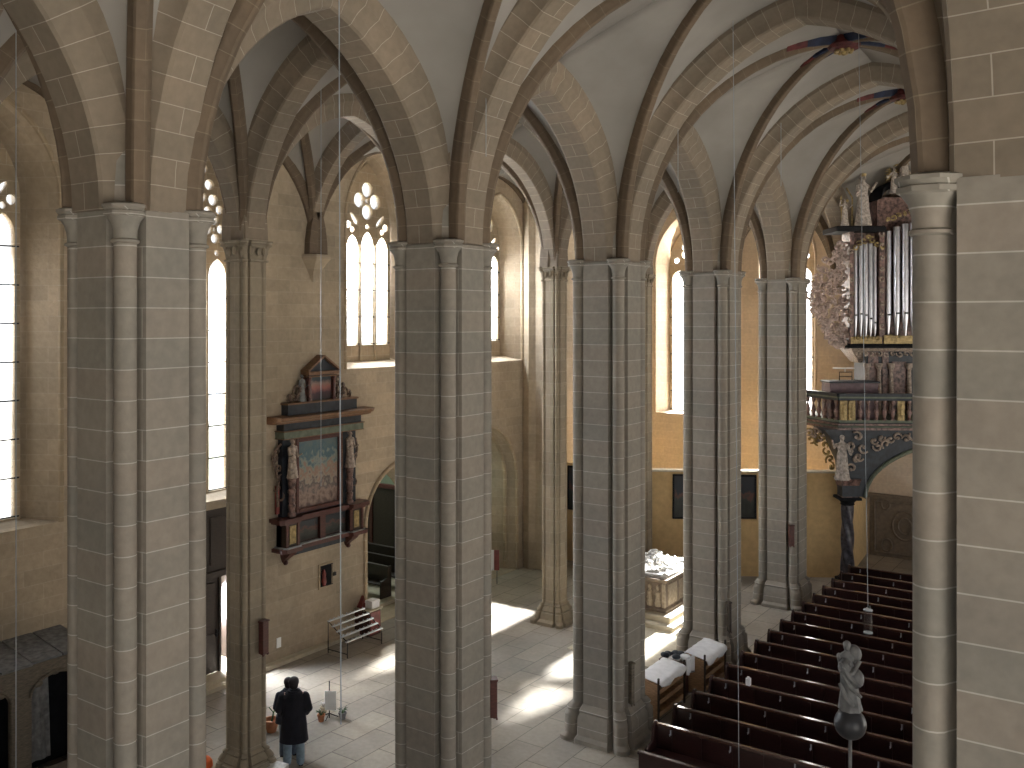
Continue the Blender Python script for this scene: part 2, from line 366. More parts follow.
# mouldings round the window embrasures
def arch_line(w, e, d, r, name, pl, mat='reveal', base=None):
    p = pointed(w['c'], w['fh']+e, w['sill'] if base is None else base, w['zs'], w['za']+0.45+e)
    p = p[1:]+[p[0]]
    q = [(d, a, z) if pl == 'x' else (a, d, z) for a, z in p]
    m = MB(); m.tube(q, r, 8); return m.build(name, mat, kind='structure')
for w in WIN:
    d = WX-0.02 if w['pl'] == 'x' else YW+0.02
    arch_line(w, 0.0, d, 0.06, 'trim_%d' % (w['n']), w['pl'], 'reveal' if w['pl'] == 'x' else 'wall_far')

# windows: tracery plate with real openings, glass behind, saddle bars
def circle(cx, cz, r, n=14): return [(cx+r*math.cos(2*PI*i/n), cz+r*math.sin(2*PI*i/n)) for i in range(n)]
def foil(cx, cz, r, k=4, n=48, amp=0.3, ph=0):
    return [(cx+r*(1-amp+amp*abs(math.cos(k/2*(2*PI*i/n)+ph)))*math.cos(2*PI*i/n), cz+r*(1-amp+amp*abs(math.cos(k/2*(2*PI*i/n)+ph)))*math.sin(2*PI*i/n)) for i in range(n)]
def slant(cx, cz, l, wd, ang, n=12):
    return [(cx+l*math.cos(2*PI*i/n)*math.cos(ang)-wd*math.sin(2*PI*i/n)*math.sin(ang), cz+l*math.cos(2*PI*i/n)*math.sin(ang)+wd*math.sin(2*PI*i/n)*math.cos(ang)) for i in range(n)]
def make_window(w):
    c, hw, nl = w['c'], w['hw'], w['nl']; pl = w['pl']
    root = empty('window_%d' % w['n'], (WX-0.8, c, w['sill']) if pl == 'x' else (c, YW+0.8, w['sill']), kind='structure')
    org = Vector(root.location)
    d0, d1 = (WX-0.72, WX-0.88) if pl == 'x' else (YW+0.72, YW+0.88)
    outer = pointed(c, hw+0.04, w['sill']+0.05, w['zs'], w['za']+0.04)
    lw = 2*hw/nl; holes = []
    zt = w['zs']-0.15
    for i in range(nl):
        lc = c-hw+lw*(i+0.5); g = lw/2-0.08
        up = 0.12 if (nl == 3 and i == 1) else 0
        holes.append(pointed(lc, g, w['zb'], zt-0.55+up, zt-0.12+up, 6))
        if w['zb']-w['sill'] > 0.4: pass
        if nl >= 3: holes.append(circle(lc, zt+0.03+up, 0.085, 10))
    if w.get('tr') == 4:
        for sg in (-1, 1):
            for (dx, dz, rr) in ((.62, .25, .13), (.42, .48, .135), (.80, .50, .125), (.61, .72, .13), (.61, .485, .07), (.40, .95, .12), (.76, 1.0, .12), (.56, 1.24, .15), (.24, 1.28, .13), (.44, 1.62, .14), (.15, 1.66, .11), (.28, 2.0, .12), (.16, 2.35, .09), (.18, .72, .10), (.14, .3, .09)):
                holes.append(circle(c+sg*dx, w['zs']+dz, rr, 12))
        holes.append(circle(c, w['zs']+1.0, .10, 10)); holes.append(circle(c, w['zs']+2.65, .08, 8))
    elif nl == 3:
        zc = w['zs']+0.80
        for a in (90, 0, 180, 270):
            holes.append(circle(c+0.345*math.cos(R(a)), zc+0.345*math.sin(R(a)), 0.235, 16))
        holes.append(circle(c, zc, 0.10, 10))
        for sg in (-1, 1):
            holes.append(slant(c+sg*0.56, w['zs']+0.20, 0.26, 0.075, sg*R(48)))
            holes.append(circle(c+sg*0.81, w['zs']+0.02, 0.12, 10))
    else:
        zc = w['zs']+0.62
        for a in (45, 135, 225, 315): holes.append(circle(c+0.24*math.cos(R(a)), zc+0.24*math.sin(R(a)), 0.19, 12))
        holes.append(circle(c, w['zs']+1.2, 0.14, 10)); holes.append(circle(c, w['zs']+0.12, 0.1, 8))
        for sg in (-1, 1): holes.append(circle(c+sg*0.6, w['zs']+0.18, 0.13, 10))
    t = MB(); t.holed(outer, holes, pl, d0, d1)
    for i in range(1, nl):      # projecting mullion shafts
        a = c-hw+lw*i
        p0 = (d0, a, w['sill']) if pl == 'x' else (a, d0, w['sill']); p1 = (d0, a, zt-0.4) if pl == 'x' else (a, d0, zt-0.4)
        t.tube([p0, p1], 0.055, 6)
    t.v = [tuple(Vector(p)-org) for p in t.v]
    t.build('tracery', 'reveal', root, smooth=30)
    g = MB(); gp = pointed(c, hw, w['zb'], w['zs'], w['za'])
    dg = (d0+d1)/2
    q = [((dg, a, z) if pl == 'x' else (a, dg, z)) for a, z in gp]
    g.add([tuple(Vector(p)-org) for p in q], [tuple(range(len(q)))]); g.build('glass', 'glass', root, smooth=0)
    b = MB(); z = w['zb']+0.02
    step = 0.82
    while z < w['zs']-0.75:
        if pl == 'x': b.box(d0+0.012, c-hw, z, d0+0.035, c+hw, z+0.03)
        else: b.box(c-hw, d0-0.035, z, c+hw, d0-0.012, z+0.03)
        z += step
    b.v = [tuple(Vector(p)-org) for p in b.v]; b.build('saddle_bar', 'iron', root, smooth=0)
for w in WIN: make_window(w)

# low ochre partition in front of the far wall (faces the camera side, returns to the side wall)
CW, SW = math.cos(YAW), math.sin(YAW)
def c2w(u, Z, z=0): return (u*CW-Z*SW, u*SW+Z*CW, z)       # camera-aligned directions to world, for oblique pieces
a = c2w(4.75, 33.55); b_ = c2w(11.95, 33.15)
dv = (Vector(b_)-Vector(a)).normalized(); nv = Vector((-dv.y, dv.x, 0))
p = [a[:2], b_[:2], (Vector(b_)+nv*0.3)[:2], (Vector(a)+nv*0.3)[:2]]
pm = MB(); pm.prism(p, 0, 3.7); pm.build('wall_partition', 'ochre', smooth=0, kind='structure')
# cap strip
cp = MB(); p2 = [(Vector(a)-nv*0.04)[:2], (Vector(b_)-nv*0.04)[:2], (Vector(b_)+nv*0.34)[:2], (Vector(a)+nv*0.34)[:2]]
cp.prism(p2, 3.7, 3.76); cp.build('trim_20', 'slab', smooth=0, kind='structure')
pm = MB(); pm.box(WX, 30.5, 0, QX-0.3, 30.8, 3.7); pm.build('wall_partition', 'ochre', smooth=0, kind='structure')
# end return of the partition running back to the far wall
e0 = Vector(b_); pm = MB(); pm.prism([(e0.x-0.02, e0.y+0.02), (-9.32, YW), (-9.55, YW), (e0.x-0.25, e0.y+0.1)], 0, 3.7); pm.build('wall_partition', 'ochre', smooth=0, kind='structure')
# big wall respond at the end of the side aisle
rs = MB(); rs.loft([[(x, y, z) for x, y in [(WX-0.1, 28.75), (-18.95, 28.6), (-18.75, 28.75), (-18.45, 28.75), (-18.3, 28.9), (-18.3, 29.9), (WX-0.1, 29.9)]] for z in (0, 15.5)], uv='z')
rs.build('trim_21', 'wall', smooth=30, kind='structure')

# ------------------------------------------------------------------ piers
def pier_poly(s=1.0, fat=1.0):
    d, wf, sc, sr = 0.62*s, 0.30*s, 0.49*s, 0.13*s
    q = [(d, wf), (0.45*s, 0.32*s)]
    for i in range(11):
        a = R(-75+i*(240/10)); q.append((sc+sr*math.cos(a), sc+sr*math.sin(a)))
    q += [(0.32*s, 0.45*s), (wf, d)]
    out = []
    for k in range(4):
        c_, s_ = math.cos(k*PI/2), math.sin(k*PI/2)
        out += [(x*c_-y*s_, x*s_+y*c_) for x, y in q]
    return [(x*fat, y*fat) for x, y in out]
def make_pier(s, H, label, mat, inner=False, group=None, name='stone_pillar', base=True):
    root = empty(name, (0, 0, 0), label=label, cat='pillar', group=group)
    hb_ = 0.80 if not inner else 0.62
    sh = MB(); z = hb_; rings = []
    zs = [hb_+(H-hb_)*i/6 for i in range(7)]
    sh.loft([[(x, y, z) for x, y in pier_poly(s)] for z in zs], uv='z')
    sh.build('shaft', mat, root, smooth=35)
    bs = MB(); P = lambda f, z: [(x, y, z) for x, y in pier_poly(s, f)]
    if not inner:
        bs.loft([P(1.36, 0), P(1.36, 0.10), P(1.24, 0.17), P(1.22, 0.55), P(1.16, 0.60), P(1.14, 0.64), P(1.17, 0.68), P(1.12, 0.73), P(1.03, 0.80)], uv='z')
    else:
        bs.loft([P(1.95, 0), P(1.95, 0.10), P(1.6, 0.16), P(1.5, 0.34), P(1.34, 0.37), P(1.42, 0.41), P(1.26, 0.50), P(1.16, 0.53), P(1.2, 0.57), P(1.02, 0.62)], uv='z')
    bs.build('base', mat, root, smooth=35)
    if not inner:
        for k in range(4):
            a = PI/4+k*PI/2; cx, cy = 0.693*s*math.cos(a), 0.693*s*math.sin(a)
            cp_ = MB()
            cp_.lathe([(0.132, -0.40), (0.165, -0.385), (0.165, -0.36), (0.135, -0.345), (0.14, -0.25), (0.165, -0.16), (0.215, -0.09)], (cx, cy, H), 16)
            cp_.lathe([(0.215, -0.10), (0.245, -0.085), (0.245, -0.045), (0.225, -0.035), (0.26, 0.0), (0.26, 0.03), (0.2, 0.05)], (cx, cy, H), 8, ph=a+PI/8)
            cp_.build('capital', mat, root, smooth=35)
    else:
        cp_ = MB(); P = lambda f, z: [(x, y, z) for x, y in pier_poly(s, f)]
        o = lambda r, z: [(r*math.cos(PI/8+i*2*PI/len(pier_poly(1))), r*math.sin(PI/8+i*2*PI/len(pier_poly(1))), z) for i in range(len(pier_poly(1)))]
        cp_.loft([P(1.02, H-0.40), P(1.13, H-0.385), P(1.13, H-0.35), P(1.02, H-0.34), P(1.06, H-0.2), P(1.18, H-0.10), P(1.3, H-0.08), P(1.3, H-0.045), P(1.22, H-0.04), P(1.36, H), P(1.36, H+0.03)], uv='z')
        for k in range(14):
            a = k*2*PI/14; cp_.ball((0.37*math.cos(a), 0.37*math.sin(a), H-0.2+0.03*(k % 2)), 0.055, 0.055, 0.09, 6, 5)
        cp_.build('capital', mat, root, smooth=35)
    return root
ptxt = ['massive clustered stone pillar filling the left foreground, nearest of the nave row',
        'tall clustered stone pillar right of the altarpiece with a red wooden box on its right edge',
        'clustered stone pillar whose whole base stands in view beside the white-draped book shelves',
        'warm brown clustered stone pillar rising behind the pews, right of the carved tomb',
        'farthest clustered stone pillar of the nave row, just left of the organ gallery']
p0 = make_pier(1.0, HP, ptxt[0], 'pier')
p0.location = (PX+0.03, YK(0)+0.02, 0)
piers = [p0]
for k in range(1, 5):
    c = copy_tree(p0); c.scale = (1, 1, 1); c['label'] = ptxt[k]; c.location = (PX, YK(k), 0); piers.append(c)
p0.scale = (0.945, 0.945, 1)
r = make_pier(1.0, R1[2], 'huge grey stone pillar along the right edge of the picture', 'pier'); r.location = (R1[0], R1[1], 0)
qtxt = {1: 'slender inner-aisle pillar with a leafy capital standing left of the two people',
        2: 'slender inner-aisle pillar hidden behind the pillar with the red box',
        3: 'slender pale pillar with flared moulded base beside the sunlit floor patch',
        4: 'slender aisle pillar half hidden behind the pillar with the visible base, left of the carved tomb'}
q1 = None
for k in (1, 2, 3, 4):
    if k == 1: q = q1 = make_pier(0.47, HQ, qtxt[1], 'pier_in', inner=True)
    else: q = copy_tree(q1)
    q['label'] = qtxt[k]; q.location = (QX, YK(k), 0)

# the rows go on beside and behind the camera's view: these carry the arches there
def shell_pier(src, loc):
    c = copy_tree(src); c.name = 'trim_pier'; c.scale = (1, 1, 1); c.location = loc; c['kind'] = 'structure'
    for key in ('label', 'category', 'group'):
        if key in c.keys(): del c[key]
for k in (1, 2, 3, 4): shell_pier(p0, (RX, YK(k), 0))
shell_pier(p0, (PX, YK(-1), 0))
for k in (-1, 0): shell_pier(q1, (QX, YK(k), 0))

# ------------------------------------------------------------------ arches, ribs and vault webs
def halfarc(h, rise, n=14, off=0.0):
    out = []
    if rise >= h:
        Rr = (h*h+rise*rise)/(2*h); th1 = math.asin(min(1, rise/Rr)) if Rr > rise else PI/2
        th1 = math.atan2(rise, Rr-h) if Rr > h else PI/2
        if off: # extend so the offset curve also meets the centre line
            Ro = Rr+off; th1 = math.acos(max(-1, min(1, (Rr-h)/Ro)))
        for i in range(n+1):
            th = th1*i/n; out.append((Rr-(Rr+off)*math.cos(th), (Rr+off)*math.sin(th)))
    else:
        for i in range(n+1):
            th = PI/2*i/n; out.append((h-(h+off)*math.cos(th), (rise+off)*math.sin(th)))
    return out
def archpath(p0, d0, p1, d1, za, n=14, off=0.0):
    # 3D polyline from p0 (x,y,z) starting d0 off its centre, over apex za, down to p1
    a, b = Vector((p0[0], p0[1], 0)), Vector((p1[0], p1[1], 0)); L_ = (b-a).length; u = (b-a).normalized()
    h = (L_-d0-d1)/2
    left = halfarc(h, za-p0[2], n, off); right = halfarc(h, za-p1[2], n, off)
    pts = [tuple(a+u*(d0+s_)+Vector((0, 0, p0[2]+z))) for s_, z in left]
    pts2 = [tuple(b-u*(d1+s_)+Vector((0, 0, p1[2]+z))) for s_, z in right]
    # average the apex
    return pts, pts2
def sec_arch(k=1.0, deep=0.62):
    h = [(0.27, 0), (0.31, 0.03), (0.33, 0.10), (0.36, 0.20), (0.44, 0.30), (0.47, 0.33), (0.47, deep)]
    h = [(a*k, b) for a, b in h]
    return h+[(-a, b) for a, b in reversed(h)]
def sec_rib(k=1.0):
    h = [(0.055, 0), (0.085, 0.03), (0.09, 0.07), (0.13, 0.13), (0.14, 0.17), (0.14, 0.34)]
    h = [(a*k, b*k) for a, b in h]
    return h+[(-a, b) for a, b in reversed(h)]
TR = [100]
def add_arch(p0, d0, p1, d1, za, sec, mat, name=None):
    A, B = archpath(p0, d0, p1, d1, za)
    path = A+list(reversed(B))[1:]
    u = Vector((p1[0]-p0[0], p1[1]-p0[1], 0)).normalized(); nrm = Vector((-u.y, u.x, 0))
    m = MB()
    # outward direction must point away from the opening: test sign
    t = (Vector(path[1])-Vector(path[0])).normalized(); out = t.cross(nrm)
    if out.dot(u) > 0: nrm = -nrm
    st0 = (path[0][0], path[0][1], path[0][2]-0.02)
    m.sweep([st0]+path+[(path[-1][0], path[-1][1], path[-1][2]-0.02)], sec, nrm)
    TR[0] += 1
    return m.build('trim_%d' % TR[0], mat, smooth=30, kind='structure')
APX = {'PP': 13.62, 'QQ': 13.75, 'WW': 14.2, 'RR': 13.62, 'PR': 15.0, 'QP': 14.05, 'WQ': 14.15}
def rib_path(n0, d0, boss, n=14):
    a = Vector((n0[0], n0[1], 0)); b = Vector((boss[0], boss[1], 0)); L_ = (b-a).length; u = (b-a)/L_
    h = L_-d0
    return [tuple(a+u*(d0+s_)+Vector((0, 0, n0[2]+z))) for s_, z in halfarc(h, boss[2]-n0[2], n)], u
def add_rib(n0, d0, boss, k=1.0, mat='rib'):
    path, u = rib_path(n0, d0, boss); nrm = Vector((-u.y, u.x, 0))
    t = (Vector(path[1])-Vector(path[0])).normalized()
    if t.cross(nrm).dot(u) > 0: nrm = -nrm
    m = MB(); m.sweep([(path[0][0], path[0][1], path[0][2]-0.02)]+path, sec_rib(k), nrm); TR[0] += 1
    return m.build('trim_%d' % TR[0], mat, smooth=30, kind='structure')
WEB = []
def web_cell(pA, dA, pB, dB, za, boss, rA, rB, offA=0.42, offR=0.2, nm='ceiling'):
    # surface between boundary arch pA-pB (apex za) and the two diagonals to the boss
    NN = 16; A, B = archpath(pA, dA, pB, dB, za, NN, off=offA)
    def diag(n0, d0):
        a = Vector((n0[0], n0[1], 0)); b = Vector((boss[0], boss[1], 0)); L_ = (b-a).length; u = (b-a)/L_; h = L_-d0
        return [tuple(a+u*(d0+s_)+Vector((0, 0, n0[2]+z))) for s_, z in halfarc(h, boss[2]-n0[2], NN, off=offR)]
    D0, D1 = diag(pA, rA), diag(pB, rB); m = MB(); K = 7
    for (X_, D_) in ((A, D0), (B, D1)):
        vs = []
        for i in range(NN+1):
            p, q = Vector(X_[i]), Vector(D_[i])
            for j in range(K+1):
                f_ = j/K; v = p.lerp(q, f_); v.z += 0.10*math.sin(PI*f_)*(i/NN); vs.append(tuple(v))
        fs = [(i*(K+1)+j, i*(K+1)+j+1, (i+1)*(K+1)+j+1, (i+1)*(K+1)+j) for i in range(NN) for j in range(K)]
        m.add(vs, fs)
    # closes the small gap along the apex line
    return m
def bay(rowa, rowb, k, zboss, ha=None, arches=True, ribk=1.0):
    n00, n01, n10, n11 = node(rowa, k), node(rowa, k+1), node(rowb, k), node(rowb, k+1)
    cx = sum(n[0] for n in (n00, n01, n10, n11))/4; cy = sum(n[1] for n in (n00, n01, n10, n11))/4
    boss = (cx, cy, zboss); tw = APX['PR' if 'R' in (rowa, rowb) else rowa+rowb]
    ra, rb = SHR[rowa], SHR[rowb]
    m = MB()
    def merge(mm): m.add(mm.v, mm.f)
    merge(web_cell(n00, HALF[rowa], n01, HALF[rowa], APX[rowa*2], boss, ra, ra, offA=0.42 if rowa != 'W' else 0.05))
    merge(web_cell(n10, HALF[rowb], n11, HALF[rowb], APX[rowb*2], boss, rb, rb, offA=0.42))
    merge(web_cell(n00, HALF[rowa], n10, HALF[rowb], tw, boss, ra, rb))
    merge(web_cell(n01, HALF[rowa], n11, HALF[rowb], tw, boss, ra, rb))
    o = m.build('ceiling', 'web', smooth=60, kind='structure')
    md = o.modifiers.new('thick', 'SOLIDIFY'); md.thickness = 0.12; md.offset = 0
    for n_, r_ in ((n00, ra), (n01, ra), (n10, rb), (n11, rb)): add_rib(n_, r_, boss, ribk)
    return boss
BZ = {'PR': 15.25, 'QP': 14.85, 'WQ': 14.75}
bosses = {}
for k in range(-1, 5):
    for (ra_, rb_) in (('W', 'Q'), ('Q', 'P'), ('P', 'R')):
        bosses[(ra_+rb_, k)] = bay(ra_, rb_, k, BZ['PR' if ra_+rb_ == 'PR' else ra_+rb_], ribk=0.92 if ra_ == 'P' else 0.85)
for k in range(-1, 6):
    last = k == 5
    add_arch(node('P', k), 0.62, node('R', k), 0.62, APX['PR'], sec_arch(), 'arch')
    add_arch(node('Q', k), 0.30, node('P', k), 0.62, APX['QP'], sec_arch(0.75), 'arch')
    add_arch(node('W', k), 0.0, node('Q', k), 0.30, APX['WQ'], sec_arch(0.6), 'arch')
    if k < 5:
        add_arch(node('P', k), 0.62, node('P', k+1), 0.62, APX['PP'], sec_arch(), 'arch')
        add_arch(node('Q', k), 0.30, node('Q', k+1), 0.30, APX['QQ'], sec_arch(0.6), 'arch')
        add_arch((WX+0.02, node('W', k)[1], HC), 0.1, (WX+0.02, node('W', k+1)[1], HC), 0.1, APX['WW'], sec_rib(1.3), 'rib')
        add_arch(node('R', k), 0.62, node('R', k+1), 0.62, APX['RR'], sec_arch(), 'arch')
# solid springer blocks where arches and ribs leave each pillar
for (row, sc_, hh) in (('P', 0.80, 1.3), ('Q', 0.36, 1.2)):
    for k in range(0, 5):
        x, y, z = node(row, k); m = MB()
        m.loft([[(x+px*sc_, y+py*sc_, z+zz) for px, py in [(0.7, -0.33), (0.7, 0.33), (0.33, 0.7), (-0.33, 0.7), (-0.7, 0.33), (-0.7, -0.33), (-0.33, -0.7), (0.33, -0.7)]] for zz in (0, hh)], uv='z')
        TR[0] += 1; m.build('trim_%d' % TR[0], 'pier', smooth=30, kind='structure')
x, y, z = R1; m = MB(); m.loft([[(x+px*0.8, y+py*0.8, z+zz) for px, py in [(0.7, -0.33), (0.7, 0.33), (0.33, 0.7), (-0.33, 0.7), (-0.7, 0.33), (-0.7, -0.33), (-0.33, -0.7), (0.33, -0.7)]] for zz in (0, 1.3)], uv='z')
m.build('trim_99', 'pier', smooth=30, kind='structure')
# wall corbels under the aisle vault
for k in range(0, 5):
    y = YK(k); m = MB()
    m.loft([[(WX-0.02, y-w_, z), (WX+d_, y-w_*0.6, z), (WX+d_, y+w_*0.6, z), (WX-0.02, y+w_, z)] for w_, d_, z in ((0.08, 0.05, HC-0.75), (0.2, 0.12, HC-0.5), (0.38, 0.32, HC-0.2), (0.44, 0.40, HC-0.12), (0.44, 0.40, HC))], uv='z')
    TR[0] += 1; m.build('trim_%d' % TR[0], 'wall', smooth=30, kind='structure')
#==PART2==
# ------------------------------------------------------------------ door, chapel, niche in the side wall
def T(mb, mat): return mb.xf(mat)
dm = empty('door_1', (WX-0.4, 15.36, 0), kind='structure')
m = MB(); m.box(-0.08, -0.95, 0, 0.06, -0.82, 4.45); m.box(-0.08, 0.82, 0, 0.06, 0.95, 4.45); m.box(-0.08, -0.82, 4.3, 0.06, 0.82, 4.45); m.box(-0.08, -0.82, 2.62, 0.06, 0.82, 2.78)
m.box(-0.08, 0.02, 0.22, 0.06, 0.08, 2.62)
m.build('door_frame', 'darkwood', dm, smooth=0)
m = MB(); m.box(-0.05, -0.82, 2.78, 0.0, 0.82, 4.3)
for y in (-0.62, -0.05, 0.5): m.box(0.0, y-0.18, 2.95, 0.03, y+0.22, 4.15)
m.build('transom_panel', 'darkwood', dm, smooth=0)
m = MB(); m.box(-0.05, -0.82, 0.22, 0.0, 0.02, 2.62); m.box(0, -0.72, 0.4, 0.03, -0.12, 1.2); m.box(0, -0.72, 1.4, 0.03, -0.12, 2.5)
lf = m.build('door_leaf', 'darkwood', dm, smooth=0)
m = MB(); m.box(0.0, -0.06, 1.12, 0.05, -0.02, 1.3); m.tube([(0.05, -0.04, 1.22), (0.1, -0.04, 1.22), (0.1, -0.15, 1.22)], 0.014); m.build('door_handle', 'iron', lf)
# leaf standing open outwards
m = MB(); m.box(-0.85, 0.78, 0.22, -0.08, 0.82, 2.62); m.build('door_leaf', 'darkwood', dm, smooth=0)
m = MB(); m.box(-0.9, -0.95, 0, 0.42, 0.95, 0.2); m.build('threshold', 'slab', dm, smooth=0)
# pavement outside the door
m = MB(); m.box(-27, 11.0, 0.0, WX-THK, 17.8, 0.06); m.build('trim_30', 'slab', smooth=0, kind='structure')
# step along the wall foot
m = MB(); m.box(WX, 11.6, 0, WX+0.22, 20.2, 0.10); m.build('baseboard_left', 'slab', smooth=0, kind='structure')
# side chapel seen through the doorway
X0, X1 = WX-THK, -26.0
m = MB(); m.box(X0, 20.0, 0.0, X1, 31, 0.12); m.build('floor_chapel', 'slab', smooth=0, kind='structure')
m = MB(); m.box(X1-0.2, 20, 0, X1, 31, 5.6); m.build('wall_chapel_back', 'chapel', smooth=0, kind='structure')
m = MB(); m.box(X0, 27.9, 0, X1, 28.1, 5.6); m.build('wall_chapel_far', 'chapel', smooth=0, kind='structure')
m = MB(); m.box(X0, 19.8, 0, X1, 20.0, 5.6); m.build('wall_chapel_near', 'chapel', smooth=0, kind='structure')
m = MB(); m.box(X0, 19.8, 5.6, X1-0.2, 28.1, 5.8); m.build('ceiling_chapel', 'chapel', smooth=0, kind='structure')
m = MB(); m.box(X0, 25.3, 0, X0-0.5, 25.5, 5.5); m.box(X0-0.5, 25.3, 0, X0-0.55, 28, 5.5); m.build('wall_niche', 'chapel', smooth=0, kind='structure')
# mouldings of the two openings
for (pf, d) in ((pointed(21.75, 1.42, 0.12, 3.0, 4.75), WX+0.01), (pointed(21.84, 1.25, 0.12, 3.0, 4.58), WX-0.4), (pointed(26.7, 1.6, 0.1, 3.3, 5.4), WX+0.01), (pointed(26.7, 1.42, 0.1, 3.3, 5.2), WX-0.4)):
    m = MB(); q = pf[1:]+[pf[0]]; m.tube([(d, a, z) for a, z in q], 0.07, 8); TR[0] += 1; m.build('trim_%d' % TR[0], 'reveal', kind='structure')
def chapel_bench(y, label):
    t = empty('chapel_bench', (-22.2, y, 0.12), label=label, cat='bench', group='dark benches in the side chapel')
    m = MB(); m.bbox(-1.3, -0.02, 0.3, 1.6, 0.03, 0.92); m.bbox(-1.3, -0.05, 0.92, 1.6, 0.06, 0.97); m.build('backrest', 'darkwood', t, smooth=0)
    m = MB(); m.bbox(-1.3, -0.42, 0.42, 1.6, -0.02, 0.46); m.build('seat', 'darkwood', t, smooth=0)
    for x in (-1.3, 1.55):
        m = MB(); m.prism([(-0.44, 0), (0.06, 0), (0.06, 1.0), (-0.06, 1.0), (-0.12, 0.62), (-0.44, 0.56)], x, x+0.05); m.xf(Matrix(((0, 0, 1, 0), (1, 0, 0, 0), (0, 1, 0, 0), (0, 0, 0, 1)))); m.build('end_panel', 'darkwood', t, smooth=0)
    return t
chapel_bench(22.9, 'dark wooden bench in the side chapel, nearest of those seen through the doorway')
chapel_bench(23.9, 'dark wooden bench in the side chapel, middle one seen through the doorway')
chapel_bench(24.9, 'dark wooden bench in the side chapel, farthest one seen through the doorway')
t = empty('wooden_screen', (-23.3, 25.6, 0.12), label='tall dark panelled screen standing in the side chapel beyond the doorway', cat='screen')
m = MB(); m.box(-2.3, 0, 0, 2.6, 0.06, 2.9); m.build('panel', 'darkwood', t, smooth=0)
m = MB()
for x in (-2.3, -0.7, 0.9, 2.5): m.box(x, -0.05, 0, x+0.12, 0, 3.0)
m.box(-2.3, -0.06, 2.86, 2.62, 0.08, 3.0); m.build('rail', 'redwood', t, smooth=0)
m = MB(); m.xf(Matrix.Identity(4)); m.box(-0.22, -0.16, 0, 0.22, 0.16, 0.012); m.box(-0.2, -0.13, 0.012, 0.2, 0.15, 0.02)
o = m.build('paper_sheet', 'paper', smooth=0, loc=(-21.9, 22.62, 0.585)); o.rotation_euler = (0, 0, 0.3); tag(o, 'white sheet of paper lying on the nearest chapel bench', 'paper')
t = empty('information_board', (-19.0, 26.35, 0), rz=0.6, label='small white and red board on a stand in the arched wall niche', cat='board')
m = MB(); m.bbox(-0.2, -0.02, 0.45, 0.08, 0.02, 1.15, 0.005); m.build('white_panel', 'paper', t, smooth=0)
m = MB(); m.bbox(0.085, -0.02, 0.45, 0.26, 0.02, 1.15, 0.005); m.build('red_panel', 'redpaint', t, smooth=0)
m = MB(); m.box(-0.14, -0.015, 0, -0.11, 0.015, 0.45); m.box(0.17, -0.015, 0, 0.2, 0.015, 0.45); m.box(-0.14, -0.12, 0, -0.11, 0.12, 0.02); m.box(0.17, -0.12, 0, 0.2, 0.12, 0.02); m.build('leg', 'iron', t, smooth=0)

# ------------------------------------------------------------------ figures
def remesh(o, v=0.02, sm=3):
    a = o.modifiers.new('r', 'REMESH'); a.mode = 'VOXEL'; a.voxel_size = v; a.use_smooth_shade = True
    if sm: b = o.modifiers.new('s', 'SMOOTH'); b.factor = 0.5; b.iterations = sm
    return o
def limb(m, pts, rs, n=10):
    m.tube(pts, rs, n)
    for p, r_ in zip(pts, rs): m.ball(p, r_*0.99, n=n, m=6)
def robe_figure(m, h, lean=0.0, arms=((0.35, 0.75), (0.3, 0.55)), wide=1.0, base=0.17):
    # draped standing figure, faces -y, height h
    k = h/1.75
    prof = [(0.30, 0.26, 0), (0.27, 0.22, 0.15), (0.22, 0.18, 0.5), (0.20, 0.17, 0.8), (0.19, 0.15, 1.0), (0.16, 0.12, 1.15), (0.20, 0.13, 1.3), (0.21, 0.12, 1.42), (0.09, 0.08, 1.5), (0.06, 0.06, 1.56)]
    rings = []
    for rx, ry, z in prof:
        rings.append([((rx*wide*(1+0.09*math.sin(i*PI/24*14+z*3)*(z < 1.1))*math.cos(2*PI*i/24)+lean*z)*k, (ry*(1+0.09*math.sin(i*PI/24*14+z*3)*(z < 1.1))*math.sin(2*PI*i/24))*k, z*k) for i in range(24)])
    m.loft(rings)
    hx = lean*1.65
    m.ball((hx*k, -0.02*k, 1.64*k), 0.085*k, 0.10*k, 0.12*k, 12, 10); m.ball((hx*k, -0.12*k, 1.62*k), 0.018*k, 0.03*k, 0.03*k, 6, 5)
    m.ball((hx*k, 0.03*k, 1.68*k), 0.10*k, 0.10*k, 0.10*k, 10, 8)
    for sg, (a, b) in zip((-1, 1), arms):
        sh = (sg*0.2+lean*1.4, 0, 1.38); el = (sg*(0.2+a*0.45)+lean*1.2, -0.08, 1.12+(b-0.5)*0.4); hd = (sg*(0.2+a*0.7)+lean, -0.28, 1.0+b*0.6)
        limb(m, [tuple(c*k for c in sh), tuple(c*k for c in el), tuple(c*k for c in hd)], [0.07*k, 0.055*k, 0.032*k], 8)
        m.ball(tuple(c*k for c in (hd[0], hd[1]-0.04, hd[2]+0.03)), 0.035*k, 0.05*k, 0.04*k, 8, 6)
def curls(m, pts, r=0.12, t=0.028, seed=1, plane='xz', d=0.0, jit=0.05, nseg=9):
    rnd = random.Random(seed)
    for (a, z) in pts:
        rr = r*rnd.uniform(0.7, 1.25); a0 = rnd.uniform(0, 2*PI); dirn = rnd.choice((-1, 1)); q = []
        for i in range(nseg):
            f_ = i/(nseg-1); ang = a0+dirn*f_*5.0; rad = rr*(1-0.75*f_)
            aa, zz, dd = a+rad*math.cos(ang), z+rad*math.sin(ang), d+jit*math.sin(f_*3+a0)
            q.append((aa, dd, zz) if plane == 'xz' else (dd, aa, zz))
        m.tube(q, [t*(0.7+0.6*(1-abs(2*i/(nseg-1)-1))) for i in range(nseg)], 6)
        e = q[-1]; m.ball(e, t*1.5, n=7, m=5)

